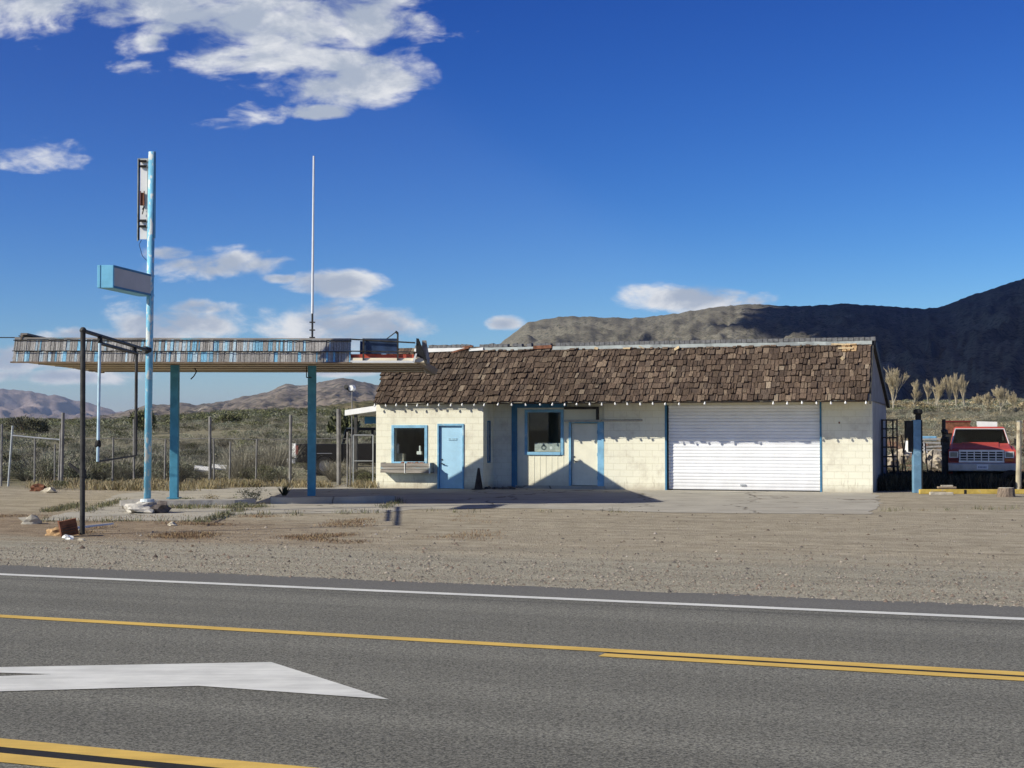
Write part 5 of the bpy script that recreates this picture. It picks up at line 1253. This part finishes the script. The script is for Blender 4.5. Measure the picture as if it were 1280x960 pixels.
while len(pos) < 3200:
    y = 220+(rng.random()**1.1)*330; px = rng.uniform(-120, 1400); x = (px-640)/F*y
    if 500 < px < 1070: continue
    pos.append((x, y))
ps = np.array(pos); kd = rng.integers(0, 3, len(pos)); kd = np.where(ps[:, 0] > 60, rng.integers(1, 5, len(pos)), kd)
scatter('far_scrub', far_t, pos, rng.uniform(.6, 1.7, len(pos)), kd, 'distant dark scrub thinning out toward the hills')
# individual large shrubs
def single(px, py, D_, s_, pal, lab, name='sagebrush', n=4500, leaf=.026, hs=.9, cat='shrub', twig=.12):
    V, Fq, C = bush(n, leaf/s_, pal, twig, 7); V = V*np.array([s_, s_, s_*hs])
    o = nmesh(name, V, Fq, C, LEAF); p = P(px, py, D_); o.location = (p.x, D_, hgt(p.x, D_)-.03); tag(o, lab, cat); return o
single(60, 590, 51.5, 1.05, SAGE, 'large grey sagebrush between the pipe rail posts at far left')
single(96, 598, 50.8, .75, SAGE, 'dark rounded sagebrush between the twin posts and the gallows post')
single(122, 598, 51.3, .85, OLIVE, 'olive sagebrush seen inside the empty hanging frame')
single(150, 598, 51.0, .8, SAGE, 'rounded grey sagebrush left of the blue sign pole')
single(215, 598, 51.6, .9, SAGE, 'broad sagebrush right of the left canopy column')
single(300, 597, 52.5, 1.1, DRY, 'tall twiggy dead brush between the two canopy columns', 'dead_brush', 900, .022, 1.1, 'dead shrub', .8)
single(340, 597, 53, 1.25, DRY, 'pale dead brush left of the black pickup', 'dead_brush', 800, .02, 1.15, 'dead shrub', 1.2)
single(418, 597, 53.5, .75, DRY, 'pale twiggy bush in front of the black pickup', 'dead_brush', 700, .02, 1, 'dead shrub', .8)
single(452, 602, 50.5, .6, OLIVE, 'green bush behind the chain link gate', 'green_bush')
single(72, 608, 46.5, .42, OLIVE, 'low green weed clump below the twin posts', 'weed_clump', 500, .02, .8, 'weed')
single(315, 626, 37.5, .42, [(.15, .17, .08), (.22, .21, .12), (.11, .13, .06)], 'leafy green weed on the island left of the second column', 'weed_clump', 420, .018, 1.1, 'weed')
single(264, 627, 37.6, .30, STRAW, 'dry straw weed on the island right of the first column', 'weed_clump', 300, .015, .9, 'weed')
single(232, 630, 37.2, .26, OLIVE, 'small weed tuft at the foot of the first column', 'weed_clump', 300, .015, .9, 'weed')
single(300, 637, 34.6, .28, OLIVE, 'weed tuft in the apron crack before the island gap', 'weed_clump', 260, .015, .8, 'weed')
# agave-like plant
yu = root('yucca', 'dark spiky yucca on the island beside the second canopy column', 'plant', G(355, 628)+Vector((0, 0, .12)))
m_ = MB()
for i in range(26):
    a_ = random.uniform(0, 6.28); t_ = random.uniform(.15, .9); L = random.uniform(.28, .46); dr = Vector((math.cos(a_)*t_, math.sin(a_)*t_, 1)).normalized(); sd_ = dr.cross(Vector((0, 0, 1))).normalized()*.022
    b_ = Vector((0, 0, 0)); mm_ = dr*L*.5; tp = dr*L+Vector((0, 0, -.02*t_)); m_.quad(b_-sd_*.6, b_+sd_*.6, mm_+sd_, tp, mm_-sd_)
m_.obj('leaves', M('yucca_leaf', (.04, .05, .025), .6, .2), yu, fix=False); MB().tube((0, 0, -.05), (0, 0, .06), .06, 8).obj('stem', WOOD, yu)
# grass and weeds: stuff
def tufts(name, pts_, hmin, hmax, pal, per, label, spread=.12, w=.012):
    n = len(pts_)*per; c = np.repeat(np.array(pts_), per, 0)+np.c_[rng.normal(size=(n, 2))*spread, np.zeros(n)]
    d_ = rng.normal(size=(n, 3))*.4+np.array([0, 0, 1.0]); d_[:, 2] = np.abs(d_[:, 2])+.2
    V, Fq = blades(c, d_, w, rng.uniform(hmin, hmax, n)); pal = np.array(pal); C = pal[rng.integers(0, len(pal), n)]*rng.uniform(.7, 1.25, n)[:, None]
    o = nmesh(name, V, Fq, C, LEAF); tag(o, label, 'grass', kind='stuff'); return o
pts_ = []
while len(pts_) < 1500:
    px = rng.uniform(40, 470); D_ = rng.uniform(45.0, 50.5)
    if noise.noise(Vector((px*.02, D_*.6, 8))) < .0: continue
    if px < 110 and D_ < 46: continue
    if px > 280 and D_ < 47.5: continue
    x = (px-640)/F*D_
    if noise.noise(Vector((x*.5, D_*.5, 3))) < -.02 and rng.random() < .9: continue
    pts_.append((x, D_, 0))
tufts('dry_grass', pts_, .03, .27, STRAW+DRY[:1]+[(.2, .19, .1)], 16, 'straw coloured dry grass along the foot of the fence', .14, .014)
pts_ = []
while len(pts_) < 1600:
    p = G(rng.uniform(-20, 620), rng.uniform(639, 690)); n_ = RN.dot(p)
    pxx = 640+p.x/p.y*F
    dens_ = .5*(1-sst(250, 620, pxx))+.08
    if noise.noise(Vector((p.x*.8, p.y*.8, 5))) < .25 or rng.random() > dens_: continue
    if p.y > 29.5 and 40 < pxx < 262: 
        if rng.random() < .9: continue
    if pxx > 262 and p.y > 32: continue
    if n_ < 21.5: continue
    pts_.append((p.x, p.y, 0))
tufts('dry_weeds', pts_, .012, .05, [(.20, .12, .07), (.26, .17, .10), (.32, .24, .13), (.15, .09, .06), (.30, .23, .14)], 5, 'low reddish brown dry weeds around the sign pole', .14, .008)
pts_ = []
for (p0, p1, cnt) in (((50, 652), (262, 652), 30), ((105, 640), (155, 626), 50), ((262, 651), (305, 637), 40), ((160, 636), (330, 634), 90), ((300, 644), (480, 641), 14), ((480, 636), (500, 626), 20), ((60, 640), (100, 632), 60), ((500, 640), (850, 642), 6), ((1080, 640), (1280, 636), 10)):
    for _ in range(cnt):
        t_ = rng.random(); p = G(p0[0]+(p1[0]-p0[0])*t_, p0[1]+(p1[1]-p0[1])*t_+rng.normal()*.7); pts_.append((p.x, p.y, 0))
tufts('crack_weeds', pts_, .02, .12, STRAW[2:3]+OLIVE+DRY[1:2], 18, 'weeds growing in the cracks and edges of the apron', .10, .010)
pts_ = []
while len(pts_) < 1500:
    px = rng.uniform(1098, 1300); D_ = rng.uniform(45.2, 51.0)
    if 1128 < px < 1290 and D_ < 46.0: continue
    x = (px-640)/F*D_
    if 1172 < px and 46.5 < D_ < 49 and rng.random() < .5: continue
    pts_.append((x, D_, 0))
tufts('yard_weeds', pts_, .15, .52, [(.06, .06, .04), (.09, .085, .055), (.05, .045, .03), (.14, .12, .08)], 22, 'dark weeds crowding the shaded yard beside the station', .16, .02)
# gravel stones (stuff)
def stones(name, n, fn_, smin, smax, pal, label):
    base = np.array([(1, 0, 0), (0, 1, 0), (-1, 0, 0), (0, -1, 0), (0, 0, .8), (0, 0, -.4)], float); tri = np.array([(0, 1, 4), (1, 2, 4), (2, 3, 4), (3, 0, 4)])
    Vs = np.empty((n, 6, 3)); Fs = np.empty((n, 4, 3), int); C = np.empty((n, 4, 3)); pal = np.array(pal)
    for i in range(n):
        x, y = fn_(); s_ = rng.uniform(smin, smax)*(1 if rng.random() < .93 else 2.0)
        Vs[i] = base*s_*rng.uniform(.6, 1.3, (6, 1)); a = rng.uniform(0, 6.28); c_, q_ = math.cos(a), math.sin(a)
        X_ = Vs[i][:, 0]*c_-Vs[i][:, 1]*q_; Y_ = Vs[i][:, 0]*q_+Vs[i][:, 1]*c_; Vs[i][:, 0] = X_+x; Vs[i][:, 1] = Y_+y; Vs[i][:, 2] += .004
        Fs[i] = tri+6*i; C[i] = pal[rng.integers(0, len(pal))]*rng.uniform(.75, 1.1)
    o = nmesh(name, Vs.reshape(-1, 3), Fs.reshape(-1, 3), C.reshape(-1, 3), LEAF); tag(o, label, 'gravel', kind='stuff')
def gp():
    while True:
        n_ = 16.3+abs(rng.normal())*3.4; t_ = rng.uniform(-16, 17); p = RN*n_+RT*t_
        if n_ < 34: return p.x, p.y
GRC = [(.34, .30, .25), (.28, .245, .20), (.40, .35, .29), (.17, .155, .14), (.34, .30, .26), (.26, .20, .16)]
stones('gravel', 26000, gp, .007, .018, GRC, 'loose grey gravel along the road shoulder')
def gp2():
    while True:
        n_ = rng.uniform(18, 33); t_ = rng.uniform(-17, 18); p = RN*n_+RT*t_
        if p.y < 34.5: return p.x, p.y
stones('scattered_stones', 900, gp2, .010, .028, [(.36, .32, .28), (.10, .08, .07), (.40, .37, .33), (.2, .15, .11), (.16, .12, .10)], 'larger stones scattered over the dirt lot')
# trees
BARK = M('pale_bark', (.36, .32, .25), .9, .15, 3)
def bare_tree(name, h, lab, seed, loc, spread=.35, group=None, lv=6):
    rs = random.Random(seed); r0 = root(name, lab, 'tree', loc, 0, group)
    tm, cm = MB(), MB()
    def grow(p, d_, L, r_, k):
        q_ = p+d_*L
        (tm if k < 2 else cm).tube(p, q_, r_, 5 if k < 2 else 3, r_*.7, caps=False)
        if k >= lv: return
        grow(q_, (d_+Vector((rs.gauss(0, .12), rs.gauss(0, .12), .15))).normalized(), L*.78, max(r_*.68, .016), k+1)
        for _ in range(2 if k else 5):
            nd = (d_+Vector((rs.gauss(0, spread), rs.gauss(0, spread), rs.uniform(-.05, .35)))).normalized(); grow(p.lerp(q_, rs.uniform(.45, 1)), nd, L*rs.uniform(.60, .82), max(r_*.6, .014), k+1)
    grow(Vector((0, 0, -.2)), Vector((rs.gauss(0, .05), 0, 1)), h*.33, h*.026, 0)
    tm.obj('trunk', BARK, r0, fix=False); cm.obj('crown', M('pale_twigs', (.52, .44, .29), .95, .1) if 'pale_twigs' not in bpy.data.materials else bpy.data.materials['pale_twigs'], r0, fix=False); return r0
TREES = [(1116, 468, 225, .28, 'tallest leafless cottonwood just right of the station roof'), (1142, 481, 250, .26, 'second leafless cottonwood, short and bushy'), (1160, 480, 260, .12, 'slim leafless tree right of the bushy one'), (1170, 480, 250, .26, 'leafless tree left of the paired cottonwoods'), (1187, 476, 250, .13, 'slender upright cottonwood, left of the close pair'), (1196, 475, 255, .12, 'left tree of the close pair above the truck'), (1205, 476, 250, .13, 'right tree of the close pair above the truck'), (1251, 487, 215, .42, 'spreading bare tree above the right side of the truck'), (1234, 494, 230, .38, 'low bare tree left of the spreading one'), (1268, 492, 240, .4, 'low bare tree near the right edge'), (1222, 495, 240, .4, 'small bare thicket tree behind the truck roof')]
for i, (px, py, D_, sp, lab) in enumerate(TREES):
    x = (px-640)/F*D_; hg = hgt(x, D_); H_ = P(px, py, D_).z-hg
    bare_tree('bare_cottonwood', H_*1.06, lab, 20+i, (x, D_, hg), sp, 'leafless cottonwoods beyond the yard')
pos = []
for _ in range(160):
    px = rng.uniform(1105, 1330); y = rng.uniform(215, 300); pos.append(((px-640)/F*y, y))
scatter('tan_thicket', [bush(130, .12, DRY+STRAW, .8)], pos, rng.uniform(.5, 1.1, len(pos)), [0]*len(pos), 'tan leafless thicket below the cottonwoods')
def leafy_tree(px, py, D_, w, lab, pal, n=2600, leaf=.13, dead=False):
    x = (px-640)/F*D_; hg = hgt(x, D_); H_ = P(px, py, D_).z-hg
    r0 = root('scrub_tree', lab, 'tree', (x, D_, hg)); m_ = MB()
    for i in range(6):
        a_ = i*1.05; m_.tube((0, 0, -.2), (w*.35*math.cos(a_), w*.35*math.sin(a_), H_*random.uniform(.5, .75)), .09, 6, .03)
    m_.obj('trunk', WOOD, r0); V, Fq, C = bush(n, leaf/w, pal, .06, 9); V = V*np.array([w, w, H_*.92]); o = nmesh('crown', V, Fq, C, LEAF); o.parent = r0
leafy_tree(35, 519, 150, 2.6, 'broad grey green tree left on the valley floor', [(.12, .12, .075), (.15, .145, .09), (.09, .09, .06)])
leafy_tree(176, 511, 160, 1.6, 'small green tree right behind the blue sign pole', OLIVE, 1500)
leafy_tree(282, 516, 190, 2.0, 'dark green tree on the slope left of the second column', OLIVE, 1600)
leafy_tree(430, 513, 110, 1.3, 'bushy olive tree behind the lean-to post', OLIVE, 1500)

# ------------------------------------------------------------------ haze: one closed box round everything on the ground
hz = MB().box(-27500, 27500, -27500, 27500, -8, 500).obj('haze', None)
hm_ = bpy.data.materials.new('haze_air'); hm_.use_nodes = True; nt = hm_.node_tree; nt.nodes.clear()
pv = nt.nodes.new('ShaderNodeVolumePrincipled'); pv.inputs['Color'].default_value = (.62, .76, 1, 1); pv.inputs['Density'].default_value = 3.2e-5; pv.inputs['Anisotropy'].default_value = .2
om = nt.nodes.new('ShaderNodeOutputMaterial'); nt.links.new(pv.outputs[0], om.inputs['Volume']); hz.data.materials.append(hm_); tag(hz, 'thin blue air haze over the valley', 'haze', kind='stuff')
